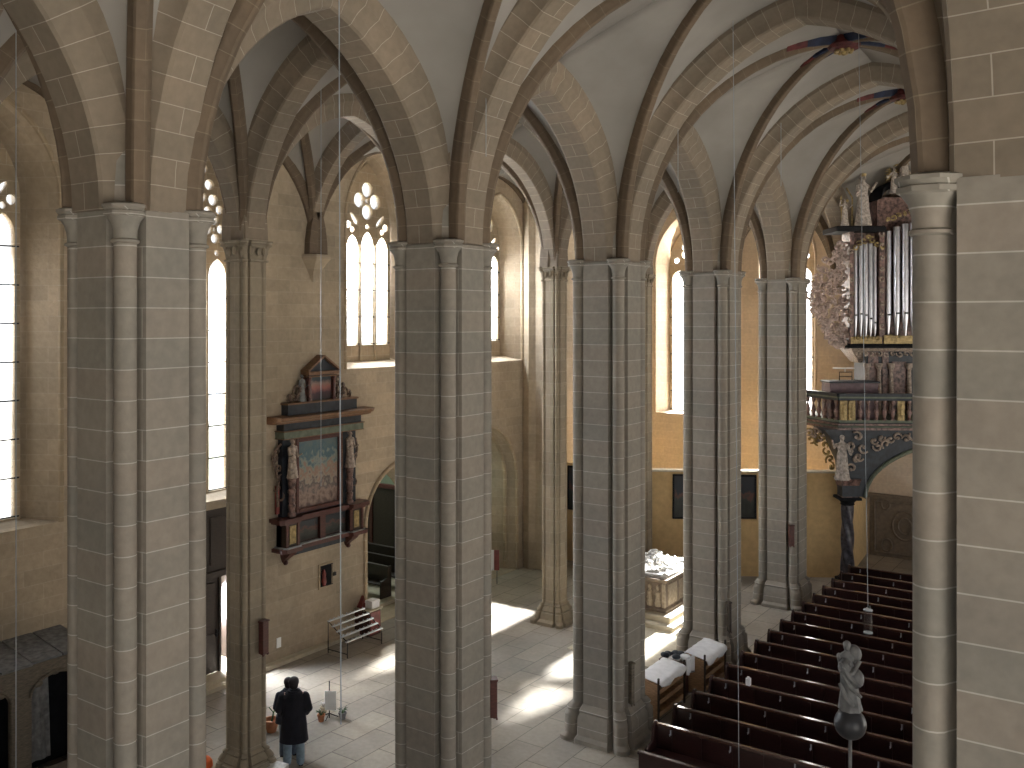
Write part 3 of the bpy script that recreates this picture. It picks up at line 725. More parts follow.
def person(loc, rz, label, coat_len, coatmat, jeansmat, h=1.76, long_coat=True, look=0.0):
    t = empty('person', loc, rz, label=label, cat='person'); k = h/1.75
    # body: one continuous skinned figure (faces +y)
    sk = [(0, 0, 0.95, .15), (0, 0.0, 1.15, .14), (0, 0.01, 1.35, .16), (0, -0.01, 1.46, .09), (0, 0.0, 1.53, .055), (0, 0.015, 1.60, .075), (0, 0.02, 1.66, .085), (0, 0.01, 1.71, .07),
          (-.10, 0, .88, .095), (-.11, .01, .5, .062), (-.12, -.01, .10, .042), (-.13, .10, .04, .035),
          (.10, 0, .88, .095), (.11, .02, .5, .062), (.12, 0, .10, .042), (.14, .11, .04, .035),
          (-.20, 0, 1.41, .06), (-.26, -.02, 1.15, .045), (-.20, .18, .98, .035), (-.17, .23, .97, .03),
          (.20, 0, 1.41, .06), (.26, -.02, 1.15, .045), (.20, .18, .98, .035), (.17, .23, .97, .03)]
    E_ = [(0, 1), (1, 2), (2, 3), (3, 4), (4, 5), (5, 6), (6, 7), (0, 8), (8, 9), (9, 10), (10, 11), (0, 12), (12, 13), (13, 14), (14, 15), (2, 16), (16, 17), (17, 18), (18, 19), (2, 20), (20, 21), (21, 22), (22, 23)]
    m = MB()
    for a_, b_2 in E_:
        p, q = sk[a_], sk[b_2]; m.tube([[c*k for c in p[:3]], [c*k for c in q[:3]]], [p[3]*k, q[3]*k], 12)
    for p in sk: m.ball([c*k for c in p[:3]], p[3]*k, n=12, m=8)
    m.ball((0, 0.10*k, 1.655*k), 0.013*k, 0.022*k, 0.025*k, 8, 6)
    for sg in (-1, 1):
        m.ball((sg*0.083*k, 0.01, 1.65*k), 0.012*k, 0.02*k, 0.03*k, 8, 6)
        bx = (sg*.17*k, .23*k, .97*k)
        for i in range(4):
            y0 = bx[1]+0.015; zz = bx[2]+0.03-0.019*i; ln = (0.07, 0.08, 0.075, 0.06)[i]
            m.tube([(bx[0], y0, zz), (bx[0]-sg*0.02, y0+ln*0.6, zz-0.005), (bx[0]-sg*0.05, y0+ln*0.8, zz-0.01)], [0.0105, 0.0095, 0.008], 7)
        m.tube([(bx[0], bx[1], bx[2]+0.02), (bx[0]-sg*0.03, bx[1]+0.03, bx[2]+0.05)], [0.012, 0.009], 7)
    o = m.build('body', 'skin', t); remesh(o, 0.012, 4)
    # trousers
    m = MB()
    for sg in (-1, 1):
        limb(m, [(sg*.09*k, 0, .93*k), (sg*.11*k, .015, .5*k), (sg*.12*k, 0, .08*k)], [.115*k, .083*k, .075*k], 14)
    m.ball((0, 0, .95*k), .17*k, .13*k, .12*k); o = m.build('trousers', jeansmat, t); remesh(o, 0.014, 3)
    # shoes
    for sg in (-1, 1):
        m = MB(); m.ball((sg*.125*k, .02, .05*k), .05, .07, .05); m.ball((sg*.135*k, .12, .035*k), .048, .09, .036); m.bbox(sg*.13-0.045, -.04, 0, sg*.13+0.045, .19, .02)
        o = m.build('shoe', 'black', t); remesh(o, 0.012, 2)
    # coat
    m = MB(); zb = coat_len*k; rings = []
    for rx, ry, z in [(.27, .20, zb), (.255, .19, zb+0.15), (.24, .18, .85*k), (.215, .165, 1.1*k), (.225, .165, 1.25*k), (.235, .15, 1.38*k), (.16, .12, 1.47*k), (.085, .085, 1.52*k), (.08, .08, 1.55*k)]:
        rings.append([(rx*(1+0.02*math.sin(5*i+z*4))*math.cos(2*PI*i/28), ry*(1+0.02*math.sin(4*i+z*4))*math.sin(2*PI*i/28), z) for i in range(28)])
    m.loft(rings)
    for sg in (-1, 1):
        limb(m, [(sg*.20*k, 0, 1.39*k), (sg*.275*k, -.02, 1.14*k), (sg*.215*k, .16, .985*k)], [.085*k, .07*k, .056*k], 12)
    o = m.build('coat' if long_coat else 'jacket', coatmat, t); remesh(o, 0.014, 3)
    m = MB(); m.tube([(0.1*math.cos(a)*k, 0.09*math.sin(a)*k, 1.5*k) for a in [2*PI*i/14 for i in range(14)]], 0.025*k, 8, closed=True); m.build('collar', coatmat, t)
    # hair
    m = MB(); m.ball((0, -0.005, 1.685*k), .098*k, .105*k, .10*k, 16, 12); m.ball((0, -0.05*k, 1.63*k), .085*k, .06*k, .09*k, 12, 8); o = m.build('hair', 'hair', t); remesh(o, 0.012, 2)
    # eyes, mouth
    for sg in (-1, 1):
        m = MB(); m.ball((sg*0.032*k, 0.098*k, 1.675*k), 0.012*k, 0.008*k, 0.008*k, 8, 6); m.build('eye', 'black', t)
    m = MB(); m.ball((0, 0.095*k, 1.605*k), 0.026*k, 0.008*k, 0.007*k, 8, 6); m.build('mouth', 'redpaint', t)
    return t
PA = person((-14.60, 13.30, 0), 0.75, 'person in a long black coat and faded jeans, standing with back turned', 0.50, 'coat', 'jeans', 1.80)
PB = person((-15.04, 13.54, 0), 0.9, 'person in a dark jacket, half hidden behind the person in the long coat', 0.78, 'jacket', 'jeans2', 1.62, long_coat=False)
PA.scale = (1.08, 1.05, 1)

# ------------------------------------------------------------------ wall monument (epitaph)
ep = empty('wall_monument', (WX, 18.3, 2.6), label='carved and painted wooden altarpiece monument with a landscape painting, hung on the side wall', cat='altarpiece')
def E(name, mats, fn, parent=None, smooth=35, **kw):
    m = MB(); fn(m); return m.build(name, mats, parent or ep, smooth=smooth, **kw)
def yz(y, z): return y-18.3, z-2.6
def Ebox(m, d0, d1, y0, y1, z0, z1, b=0.0, mi=0):
    (a0, c0), (a1, c1) = yz(y0, z0), yz(y1, z1)
    (m.bbox(d0, a0, c0, d1, a1, c1, b, mi=mi) if b else m.box(d0, a0, c0, d1, a1, c1, mi=mi))
E('back_board', 'navy', lambda m: (Ebox(m, 0, .18, 17.0, 19.75, 3.9, 6.0)))
E('lower_board', 'navy', lambda m: (Ebox(m, 0, .12, 17.3, 19.4, 2.80, 3.1)))
def fr(m):
    for (y0, y1, z0, z1) in ((17.40, 17.50, 3.95, 5.97), (18.98, 19.10, 3.95, 5.97), (17.5, 18.98, 3.95, 4.06), (17.5, 18.98, 5.86, 5.97)): Ebox(m, .18, .29, y0, y1, z0, z1, 0.015)
E('painting_frame', 'redwood', fr)
E('painting', 'paint_main', lambda m: (Ebox(m, .18, .22, 17.5, 18.98, 4.06, 5.86)), smooth=0)
for (y0, y1, z0, z1) in ((17.32, 17.4, 3.93, 6.0), (19.10, 19.17, 3.93, 6.0)): E('frame_edge', 'tanwood2', lambda m: Ebox(m, .16, .25, y0, y1, z0, z1, 0.01))
for yc in (17.20, 19.36):
    f = E('pedestal_figure', 'carve', lambda m: (robe_figure(m, 1.02, arms=((0.1, 0.1), (0.1, 0.1)), wide=0.9), T(m, Matrix.Translation((0.34, yc-18.3, 4.95-2.6)) @ Matrix.Rotation(PI/2, 4, 'Z'))))
    E('pilaster', 'marble', lambda m: (m.lathe([(0.11, 0), (0.11, .08), (0.075, .12), (0.10, .3), (0.07, .34), (0.10, .4), (0.085, .6), (0.11, .64), (0.11, .7), (0.08, .74), (0.11, .9), (0.12, 1.03)], (0.32, yc-18.3, 3.92-2.6), 14)))
def wing(m, sel=None):
    for s_, y0 in (sel,):
        pts = [(y0-18.3+s_*0.10, 5.7-2.6), (y0-18.3+s_*0.18, 5.45-2.6), (y0-18.3+s_*0.13, 5.2-2.6), (y0-18.3+s_*0.05, 4.95-2.6), (y0-18.3+s_*0.1, 4.7-2.6), (y0-18.3+s_*0.06, 4.45-2.6)]
        curls(m, pts, 0.13, 0.028, 3, 'yz', 0.12)
        m.tube([(0.12, y0-18.3+s_*0.0, 5.85-2.6), (0.12, y0-18.3+s_*0.2, 5.7-2.6), (0.12, y0-18.3+s_*0.26, 5.4-2.6), (0.12, y0-18.3+s_*0.16, 5.1-2.6), (0.12, y0-18.3+s_*0.08, 4.9-2.6), (0.12, y0-18.3+s_*0.14, 4.6-2.6), (0.12, y0-18.3+s_*0.1, 4.2-2.6)], 0.035, 8)
for q_ in ((-1, 17.0), (1, 19.62)): E('side_scroll', 'carve_dark', lambda m: wing(m, q_))
for y0, y1 in ((16.86, 16.98), (19.66, 19.8)): E('side_panel', 'redpaint', lambda m: Ebox(m, .03, .1, y0, y1, 4.0, 4.75, 0.01))
E('green_band', 'green', lambda m: (Ebox(m, 0, .36, 16.9, 19.9, 6.0, 6.18, 0.01)))
E('gilt_edge', 'tanwood2', lambda m: (Ebox(m, 0, .38, 16.88, 19.92, 6.18, 6.205), Ebox(m, 0, .37, 16.89, 19.91, 5.98, 6.0)))
E('frieze', 'navy', lambda m: (Ebox(m, 0, .30, 16.95, 19.85, 6.205, 6.40)))
def corn(m):
    sec = [(0, 6.40), (.34, 6.40), (.38, 6.45), (.50, 6.48), (.56, 6.55), (.56, 6.58), (0, 6.60)]
    rings = []
    for y, e in ((16.62, 0.0), (16.66, 1.0), (20.02, 1.0), (20.3, 0.75)):
        rings.append([(d*(e if e else 0.8), y-18.3, z-2.6) for d, z in sec])
    m.loft(rings)
E('cornice', 'tanwood2', corn, smooth=25)
E('attic_plinth', 'navy', lambda m: (Ebox(m, 0, .26, 17.12, 19.72, 6.60, 6.88)))
E('attic_plinth_cap', 'tanwood2', lambda m: (Ebox(m, 0, .30, 17.08, 19.76, 6.88, 6.93, 0.008)))
E('portrait', 'paint_port', lambda m: (Ebox(m, 0, .16, 18.02, 18.78, 6.93, 7.68)), smooth=0)
def ac(m, y=0, y0=0, y1=0):
    if True:
        yy = y-18.3; m.lathe([(0.07, 0), (0.07, .06), (0.05, .08), (0.055, .3), (0.045, .55), (0.06, .6), (0.07, .66)], (0.2, yy, 6.93-2.6), 12)
    Ebox(m, 0, .13, y0, y1, 6.93, 7.68)
for q_ in ((17.94, 17.88, 18.02), (18.86, 18.78, 18.93)): E('attic_column', 'redwood', lambda m: ac(m, *q_))
E('attic_cornice', 'tanwood2', lambda m: (Ebox(m, 0, .34, 17.80, 19.02, 7.64, 7.74, 0.01), Ebox(m, 0, .30, 17.84, 18.98, 7.58, 7.61)))
def ped(m):
    q = [(17.84-18.3, 7.74-2.6), (18.98-18.3, 7.74-2.6), (18.41-18.3, 8.10-2.6)]
    m.loft([[(d, a, z) for a, z in q] for d in (0.02, 0.22)])
E('pediment', 'navy', ped, smooth=0)
def pedr(m):
    for a, b in (((17.80, 7.72), (18.41, 8.12)), ((19.02, 7.72), (18.41, 8.12))):
        m.loft([[(d, y-18.3, z-2.6+e) for d, e in ((0, 0), (0.32, 0), (0.32, 0.06), (0, 0.06))] for y, z in (a, b)])
E('pediment_moulding', 'tanwood2', pedr, smooth=0)
def sc(m):
    curls(m, [(17.60-18.3, 7.28-2.6), (17.74-18.3, 7.35-2.6), (17.66-18.3, 7.15-2.6), (17.58-18.3, 7.02-2.6), (17.45-18.3, 7.03-2.6), (17.3-18.3, 7.0-2.6), (17.75-18.3, 7.05-2.6)], 0.15, 0.03, 5, 'yz', 0.12)
def sc2(m):
    curls(m, [(19.05-18.3, 7.45-2.6), (19.12-18.3, 7.25-2.6), (19.2-18.3, 7.05-2.6), (19.33-18.3, 7.1-2.6), (19.5-18.3, 7.03-2.6), (19.05-18.3, 7.05-2.6), (19.3-18.3, 7.3-2.6), (19.0-18.3, 7.25-2.6)], 0.16, 0.03, 6, 'yz', 0.12)
E('attic_scroll', 'carve_dark', sc); E('attic_scroll', 'carve_dark', sc2)
f = E('carved_figure', 'statue_grey', lambda m: (robe_figure(m, 0.72, arms=((0.2, 0.3), (0.1, 0.1))), T(m, Matrix.Translation((0.14, 17.72-18.3, 6.93-2.6)) @ Matrix.Rotation(PI/2, 4, 'Z'))))
def shelf(m, z0, z1, pr, y0=16.7, y1=20.1):
    p = [(0, y0-18.3), (pr*0.8, y0-18.3), (pr, y0-18.3+.1), (pr, 17.42-18.3), (pr-0.12, 17.48-18.3), (pr-0.12, 19.28-18.3), (pr, 19.34-18.3), (pr, y1-18.4), (pr*0.8, y1-18.3), (0, y1-18.3)]
    m.prism(p, z0-2.6, z1-2.6)
E('shelf', 'redwood', lambda m: (shelf(m, 3.80, 3.90, .50), shelf(m, 3.745, 3.80, .44, 16.76, 20.0)), smooth=0)
E('predella_board', 'darkwood', lambda m: (Ebox(m, 0, .2, 16.95, 19.85, 3.12, 3.76), Ebox(m, 0, .36, 16.95, 17.40, 3.12, 3.76), Ebox(m, 0, .36, 19.34, 19.85, 3.12, 3.76)), smooth=0)
for y0, y1 in ((17.08, 17.30), (19.50, 19.70)):
    E('gilt_panel', 'gold', lambda m: (Ebox(m, .36, .375, y0, y1, 3.2, 3.68)), smooth=0)
for y0, y1 in ((16.95, 17.03), (17.34, 17.42), (19.32, 19.42), (19.78, 19.86), (18.25, 18.45)): E('predella_pilaster', 'redwood', lambda m: Ebox(m, .2 if 18 < y0 < 18.5 else .36, .39 if not 18 < y0 < 18.5 else .30, y0, y1, 3.12, 3.76), smooth=0)
for y0, y1 in ((17.46, 18.22), (18.48, 19.28)): E('predella_painting', 'paint_dark', lambda m: (Ebox(m, .2, .225, y0, y1, 3.2, 3.70)), smooth=0)
E('bottom_rail', 'redwood', lambda m: (shelf(m, 3.0, 3.10, .50, 16.78, 20.02),), smooth=0)
E('rail_edge', 'steel', lambda m: (shelf(m, 3.10, 3.125, .46, 16.85, 19.95),), smooth=0)
for yc in (17.2, 19.56):
    E('bracket', 'redwood', lambda m: (m.loft([[(0.0, yc-18.3-w_, z), (d_, yc-18.3-w_, z), (d_, yc-18.3+w_, z), (0.0, yc-18.3+w_, z)] for w_, d_, z in ((.05, .06, .05), (.08, .1, .12), (.11, .2, .2), (.12, .34, .3), (.14, .4, .4))]), m.ball((0.08, yc-18.3, 0.05), 0.07, n=10, m=8)))

# niche with grille in the wall below
t = empty('wall_niche_cabinet', (WX, 18.72, 1.66), label='small square niche with an open grille door, low in the wall under the altarpiece', cat='niche')
m = MB(); m.box(0.0, -0.22, 0, 0.02, 0.22, 0.6); m.build('recess_shade_plate', 'black', t, smooth=0)  # flat black plate on the wall face, painted shade of a hollow
m = MB()
for (y0, y1, z0, z1) in ((-.27, -.22, -.05, .65), (.22, .27, -.05, .65), (-.22, .22, -.05, 0), (-.22, .22, .6, .65)): m.box(0, y0, z0, 0.04, y1, z1)
m.build('frame', 'reveal', t, smooth=0)
m = MB()
for i in range(5): m.box(0.03, 0.06+i*0.045, 0, 0.045, 0.07+i*0.045, .6)
m.box(0.03, 0.05, 0, 0.05, 0.26, 0.02); m.box(0.03, 0.05, .58, 0.05, 0.26, .6); m.build('grille', 'iron', t, smooth=0)
m = MB(); m.lathe([(.04, 0), (.07, .1), (.05, .25), (.06, .35), (.02, .45)], (0.06, -0.1, 0.04), 10); m.build('red_figure', 'redpaint', t)
m = MB(); m.bbox(0.0, 0.30, 0.22, 0.05, 0.40, 0.32); m.build('lock', 'iron', t, smooth=0)
m = MB(); m.bbox(0, -0.07, 0, 0.03, 0.07, 0.26, 0.004); o = m.build('wall_switch_box', 'paper', smooth=0, loc=(WX, 17.02, 0.42)); tag(o, 'small white box fixed low on the side wall just right of the slender pillar', 'box')

# ------------------------------------------------------------------ boxes and boards on pillars
def wall_box(loc, rz, label, h=0.62, w=0.17, mat='redwood'):
    t = empty('pillar_box', loc, rz, label=label, cat='box', group='narrow wooden boxes on the pillars')
    m = MB(); m.bbox(-w/2, -0.07, 0, w/2, 0.05, h, 0.008); m.build('case', mat, t, smooth=0)
    m = MB(); m.bbox(-w/2-0.015, -0.085, h, w/2+0.015, 0.055, h+0.03, 0.008); m.build('lid', mat, t, smooth=0); m = MB(); m.box(-w/2, -.075, -.012, w/2, 0, 0); m.prism([(-w/2, -0.075), (-w/4, -0.075), (-w/4, -0.05), (-w/2, -0.05)], -0.04, 0); m.prism([(w/4, -0.075), (w/2, -0.075), (w/2, -0.05), (w/4, -0.05)], -0.04, -.01); m.build('foot_moulding', mat, t, smooth=0)
def wb_at(px, py, xc, zc, r, ang, label, **kw):
    wall_box((px+r*math.cos(ang), py+r*math.sin(ang), zc), ang+PI/2, label, **kw)
wb_at(PX, YK(1), 0, 2.38, 0.84, PI/4-0.02, 'red-brown wooden box on the edge of the pillar right of the altarpiece')
wb_at(QX, YK(1), 0, 2.55, 0.43, PI/4-0.62, 'narrow red-brown wooden box on the slender pillar beside the two people')
wb_at(PX, YK(4), 0, 2.05, 0.90, -PI/4-0.17, 'narrow brown box on the farthest nave pillar next to the organ gallery', w=0.15)
wb_at(PX, YK(3), 0, 0.95, 0.90, -PI/4+0.11, 'long thin dark board on the warm brown pillar behind the pews', w=0.07, h=0.75, mat='darkwood')
wb_at(PX, YK(2), 0, 0.92, 0.72, -PI/4+0.42, 'thin brown board low on the pillar whose base stands in view', w=0.09, h=0.85, mat='greywood2')
wb_at(PX, YK(1), 0, 1.15, 0.76, -PI/4-0.10+0.45, 'dark box at the very bottom edge, on the pillar right of the altarpiece', w=0.1, h=0.5)

# ------------------------------------------------------------------ booth at lower left
bt = empty('wooden_booth', (WX, 8.4, 0), label='grey wooden booth with arched dark openings along the left wall, bottom left corner', cat='booth')
m = MB(); m.holed([(-3.0, 0), (2.62, 0), (2.62, 2.38), (-3.0, 2.38)], [pointed(1.88, 0.50, 0.25, 1.75, 2.08), pointed(0.45, 0.50, 0.25, 1.75, 2.08), pointed(-1.0, 0.50, 0.25, 1.75, 2.08)], 'x', 1.10, 1.04)
for c in (1.88, 0.45, -1.0):
    m.tube([(1.12, a, z) for a, z in pointed(c, 0.53, 0.25, 1.77, 2.13)[1:]], 0.03, 6)
    for a, z in ((c-0.36, 1.97), (c+0.36, 1.97), (c, 2.12)): m.ball((1.08, a, z), 0.04, 0.10, 0.07, 8, 6)
m.build('front', 'greywood2', bt, smooth=30)
m = MB(); m.box(0.02, 2.57, 0, 1.1, 2.62, 2.38); m.build('side', 'darkwood', bt, smooth=0)
m = MB()
for i in range(9):
    y0 = -3.05+i*0.63; y1 = min(y0+0.595, 2.72); pr = 1.25 if i < 7 else 1.18
    m.loft([[(0.0, y0, 2.62), (pr, y0, 2.42), (pr, y1, 2.42), (0.0, y1, 2.62)], [(0.0, y0, 2.66), (pr, y0, 2.46), (pr, y1, 2.46), (0.0, y1, 2.66)]])
m.box(0.05, 2.6, 2.40, 1.2, 2.72, 2.5)
m.build('roof', 'greywood', bt, smooth=0)
m = MB()
m.loft([[(0.75+0.03*math.sin(i*1.7+z), 1.4+i*0.07+0.15*(1.9-z)*0.3, z) for i in range(8)]+[(0.70+0.03*math.sin(i*1.7+z), 1.4+i*0.07+0.15*(1.9-z)*0.3, z) for i in reversed(range(8))] for z in (0.3, 0.7, 1.1, 1.5, 1.95)])
m.build('curtain', 'statue_grey', bt)
m = MB(); m.box(0.3, -3, 0, 0.35, 2.57, 2.4); m.build('back_panel', 'black', bt, smooth=0)

# ------------------------------------------------------------------ candle rack, desk, sign, planter
cr = empty('candle_rack', (-18.72, 19.0, 0), label='tiered candle rack with pale metal rails by the wall, below the altarpiece', cat='candle rack')
for i in range(5):
    x = 0.0+i*0.17; z = 0.86-i*0.11
    m = MB(); m.bbox(x-0.035, -0.72, z, x+0.035, 0.72, z+0.03, 0.004)
    for j in range(9): m.cyl((x, -0.64+j*0.16, z+0.03), 0.016, 0.035, 8)
    m.build('rail', 'steel', cr, smooth=30)
for y in (-0.68, 0.68):
    m = MB(); m.tube([(-0.03, y, 0), (-0.03, y, .87), (0.7, y, 0.42), (0.7, y, 0)], 0.015, 6); m.tube([(-0.03, y, 0.1), (0.7, y, 0.1)], 0.012, 6); m.build('leg', 'iron', cr)
ds = empty('book_desk', (-18.98, 20.12, 0), label='red-brown wooden desk with a cream top standing beside the candle rack', cat='desk')
m = MB(); m.box(-0.28, -0.24, 0, 0.3, 0.24, 0.72); m.build('cabinet', 'redwood', ds, smooth=0)
m = MB(); m.bbox(-0.29, -0.28, 0.72, 0.35, 0.28, 0.76, 0.01); m.build('top', 'slab', ds, smooth=0)
m = MB(); m.box(0.3, -0.2, 0.06, 0.32, 0.2, 0.68); m.build('door', 'redpaint', ds, smooth=0)
m = MB(); m.bbox(-0.14, -0.16, 0, 0.14, 0.16, 0.22, 0.01); m.box(-0.145, -0.165, 0.14, 0.145, 0.165, 0.20); o = m.build('collection_box', 'cloth', smooth=0, loc=(-18.86, 20.2, 0.76)); tag(o, 'small white box resting on the red-brown desk', 'box')
m = MB(); m.loft([[(-0.16, -0.2, 0), (0.16, -0.2, 0), (0.16, 0.2, 0), (-0.16, 0.2, 0)], [(-0.16, -0.2, 0.02), (0.16, -0.2, 0.02), (0.0, 0.2, 0.34), (-0.16, 0.2, 0.34)]]); o = m.build('book_rest', 'redpaint', smooth=0, loc=(-19.05, 19.95, 1.02)); tag(o, 'dark red sloping book rest next to the white box near the wall', 'book rest'); o.location = (-19.12, 20.02, 0.76); o.scale = (0.55, 0.5, 0.9)
sg = empty('sign_stand', (-15.68, 15.36, 0), rz=0.55, label='thin black stand holding a white paper sign on the aisle floor', cat='sign')
m = MB(); m.tube([(0, 0, 0), (0, 0, 0.84)], 0.012, 8)
for a in (0.3, 2.4, 4.5): m.tube([(0, 0, 0.1), (0.2*math.cos(a), 0.2*math.sin(a), 0.01)], 0.01, 6)
m.build('stand', 'iron', sg)
m = MB(); m.box(-0.10, -0.022, 0.18, 0.16, -0.012, 0.62); m.build('sheet', 'paper', sg, smooth=0)
for i, (dx, dy, mt, lb) in enumerate(((-0.28, 0.1, 'slab', 'small pale pot at the left foot of the sign stand'), (0.3, 0.12, 'statue_grey', 'small grey pot at the right foot of the sign stand'), (-0.02, -0.24, 'pot', 'small clay pot in front of the sign stand'))):
    t = empty('flower_pot', (-15.68+dx, 15.36+dy, 0), label=lb, cat='pot', group='pots round the sign stand')
    m = MB(); m.lathe([(.06, 0), (.085, .13), (.095, .13), (.095, .16), (.075, .16), (.07, .12)], (0, 0, 0), 14); m.build('pot', mt, t)
    m = MB(); rnd = random.Random(i)
    for j in range(12): a = rnd.uniform(0, 6.28); m.tube([(0, 0, .12), (0.05*math.cos(a), 0.05*math.sin(a), .22), (0.12*math.cos(a), 0.12*math.sin(a), .24+rnd.uniform(-.04, .04))], [.012, .014, .004], 5)
    m.build('plant', 'leaf' if i else 'alab', t)
t = empty('plant_basket', (-16.22, 14.12, 0), label='small tan basket with a dark twig, just right of the slender left pillar', cat='basket')
m = MB(); m.lathe([(.10, 0), (.13, .1), (.16, .24), (.175, .25), (.175, .28), (.15, .28), (.13, .2)], (0, 0, 0), 16); m.build('basket', 'pot', t)
m = MB(); m.tube([(0, 0, .2), (.04, .02, .42), (.14, .04, .60)], [.02, .015, .01], 6); m.tube([(.04, .02, .42), (-.08, 0, .52)], .012, 6); m.build('twig', 'leaf', t)
m = MB(); m.lathe([(.20, 0), (.19, .10), (.14, .17), (.04, .20), (.02, .20)], (0, 0, 0), 18); o = m.build('cushion', 'orange', smooth=60, loc=(-16.12, 12.22, 0)); tag(o, 'orange cushion on the floor at the lower edge, left of the slender pillar', 'cushion')
t = empty('reading_desk', (-14.66, 12.62, 0), rz=0.2, label='low dark stand with a pale top, at the feet of the two people', cat='stand')
m = MB(); m.box(-0.36, -0.16, 0, 0.36, 0.16, 0.2); m.build('base', 'darkwood', t, smooth=0)
m = MB(); m.loft([[(-.4, -.2, .2), (.4, -.2, .2), (.4, .2, .2), (-.4, .2, .2)], [(-.4, -.2, .23), (.4, -.2, .23), (.4, .2, .28), (-.4, .2, .28)]]); m.build('top', 'alab', t, smooth=0)

# ------------------------------------------------------------------ pews
pw = empty('pew', (0, 0, 0), label='', cat='pew', group='dark wooden pews in the nave')
LP = 7.9
m = MB(); m.box(0, -0.015, 0.12, LP, 0.02, 0.90)
for i in range(12):
    x = 0.3+i*0.63; m.box(x, -0.03, 0.14, x+0.06, -0.015, 0.88)
m.build('backrest', 'pew', pw, smooth=0)
m = MB(); m.bbox(-0.03, -0.045, 0.90, LP, 0.05, 0.955, 0.01); m.build('top_rail', 'pew_top', pw, smooth=0)
m = MB(); m.bbox(0, -0.42, 0.42, LP, -0.03, 0.46, 0.01); m.build('seat', 'pew', pw, smooth=0)
m = MB(); m.bbox(0, 0.1, 0.10, LP, 0.34, 0.14, 0.01); m.build('kneeler', 'pew', pw, smooth=0)
for x in (-0.05, LP-0.01):
    m = MB(); m.prism([(-0.44, 0), (0.08, 0), (0.08, 0.92), (0.04, 0.985), (-0.04, 0.985), (-0.10, 0.9), (-0.16, 0.62), (-0.44, 0.56)], x, x+0.055)
    m.xf(Matrix(((0, 0, 1, 0), (1, 0, 0, 0), (0, 1, 0, 0), (0, 0, 0, 1)))); m.build('end_panel', 'pew', pw, smooth=0)
hk = MB(); hk.box(-0.012, -0.045, 0.78, 0.012, -0.03, 0.885); hk.tube([(0, -0.045, 0.79), (0, -0.08, 0.78), (0, -0.09, 0.82)], 0.010, 6)
hkm = None
for i in range(6):
    if hkm is None:
        ho = hk.build('coat_hook', 'steel', pw, smooth=0); hkm = ho.data
    else:
        ho = bpy.data.objects.new('coat_hook', hkm); COL.objects.link(ho); ho.parent = pw
    ho.location = (0.33+i*1.26, 0, 0)
ordw = ['first and nearest', 'second', 'third', 'fourth', 'fifth', 'sixth', 'seventh', 'eighth', 'ninth', 'tenth', 'eleventh', 'twelfth', 'thirteenth', 'fourteenth', 'fifteenth', 'sixteenth']
for k in range(16):
    c = pw if k == 0 else copy_tree(pw)
    c['label'] = 'long dark wooden pew, %s row from the bottom of the picture' % ordw[k]
    if k == 15: c['label'] = 'long dark wooden pew in the nave, farthest row, nearest the organ column'
    c.location = (-8.40, 17.40+0.978*k, 0)
# low front board of the first pew
t = empty('low_screen', (-8.4, 16.62, 0), label='low plain dark board standing before the nearest pew row', cat='screen')
m = MB(); m.box(0, -0.02, 0.05, 1.4, 0.02, 0.62); m.bbox(-0.02, -0.05, 0.62, 1.42, 0.05, 0.67); m.build('board', 'pew', t, smooth=0)
m = MB(); m.box(0.0, -0.12, 0, 0.06, 0.12, 0.06); m.box(1.34, -0.12, 0, 1.4, 0.12, 0.06); m.build('foot', 'pew', t, smooth=0)
m = MB(); m.bbox(-0.05, -0.05, 0, 0.05, 0.05, 0.16, 0.01); m.cyl((0, 0, 0.16), 0.03, 0.02); o = m.build('white_cup', 'cloth', loc=(-7.55, 20.335, 0.955)); tag(o, 'small white cup standing on the top rail of a pew near the draped shelves', 'cup')

# ------------------------------------------------------------------ book shelves with white cloths
def book_shelf(loc, ln, label):
    t = empty('book_shelf', loc, label=label, cat='book shelf', group='low wooden book shelves beside the pews')
    W_, H_ = 0.5, 0.92
    for y in (0, ln-0.04):
        m = MB(); m.loft([[(0, y, 0.05), (W_, y, 0.05), (W_, y+0.04, 0.05), (0, y+0.04, 0.05)], [(0, y, H_), (W_, y, H_-0.08), (W_, y+0.04, H_-0.08), (0, y+0.04, H_)]]); m.build('side_panel', 'tanwood', t, smooth=0)
    m = MB(); m.box(0, 0.04, 0.05, 0.03, ln-0.04, H_); m.build('back_panel', 'tanwood', t, smooth=0)
    for z in (0.1, 0.38, 0.62):
        m = MB(); m.box(0.03, 0.04, z, W_-0.02, ln-0.04, z+0.03); m.box(W_-0.03, 0.04, z, W_, ln-0.04, z+0.10); m.build('shelf', 'tanwood', t, smooth=0)
    m = MB(); m.loft([[(0, 0, H_), (W_, 0, H_-0.08), (W_, ln, H_-0.08), (0, ln, H_)], [(0, 0, H_+0.03), (W_, 0, H_-0.05), (W_, ln, H_-0.05), (0, ln, H_+0.03)]]); m.build('top', 'tanwood', t, smooth=0)
    for y in (0.02, ln-0.02):
        m = MB(); m.box(W_, y-0.02, 0, W_+0.04, y+0.02, H_+0.10); m.build('post', 'darkwood', t, smooth=0)
    return t
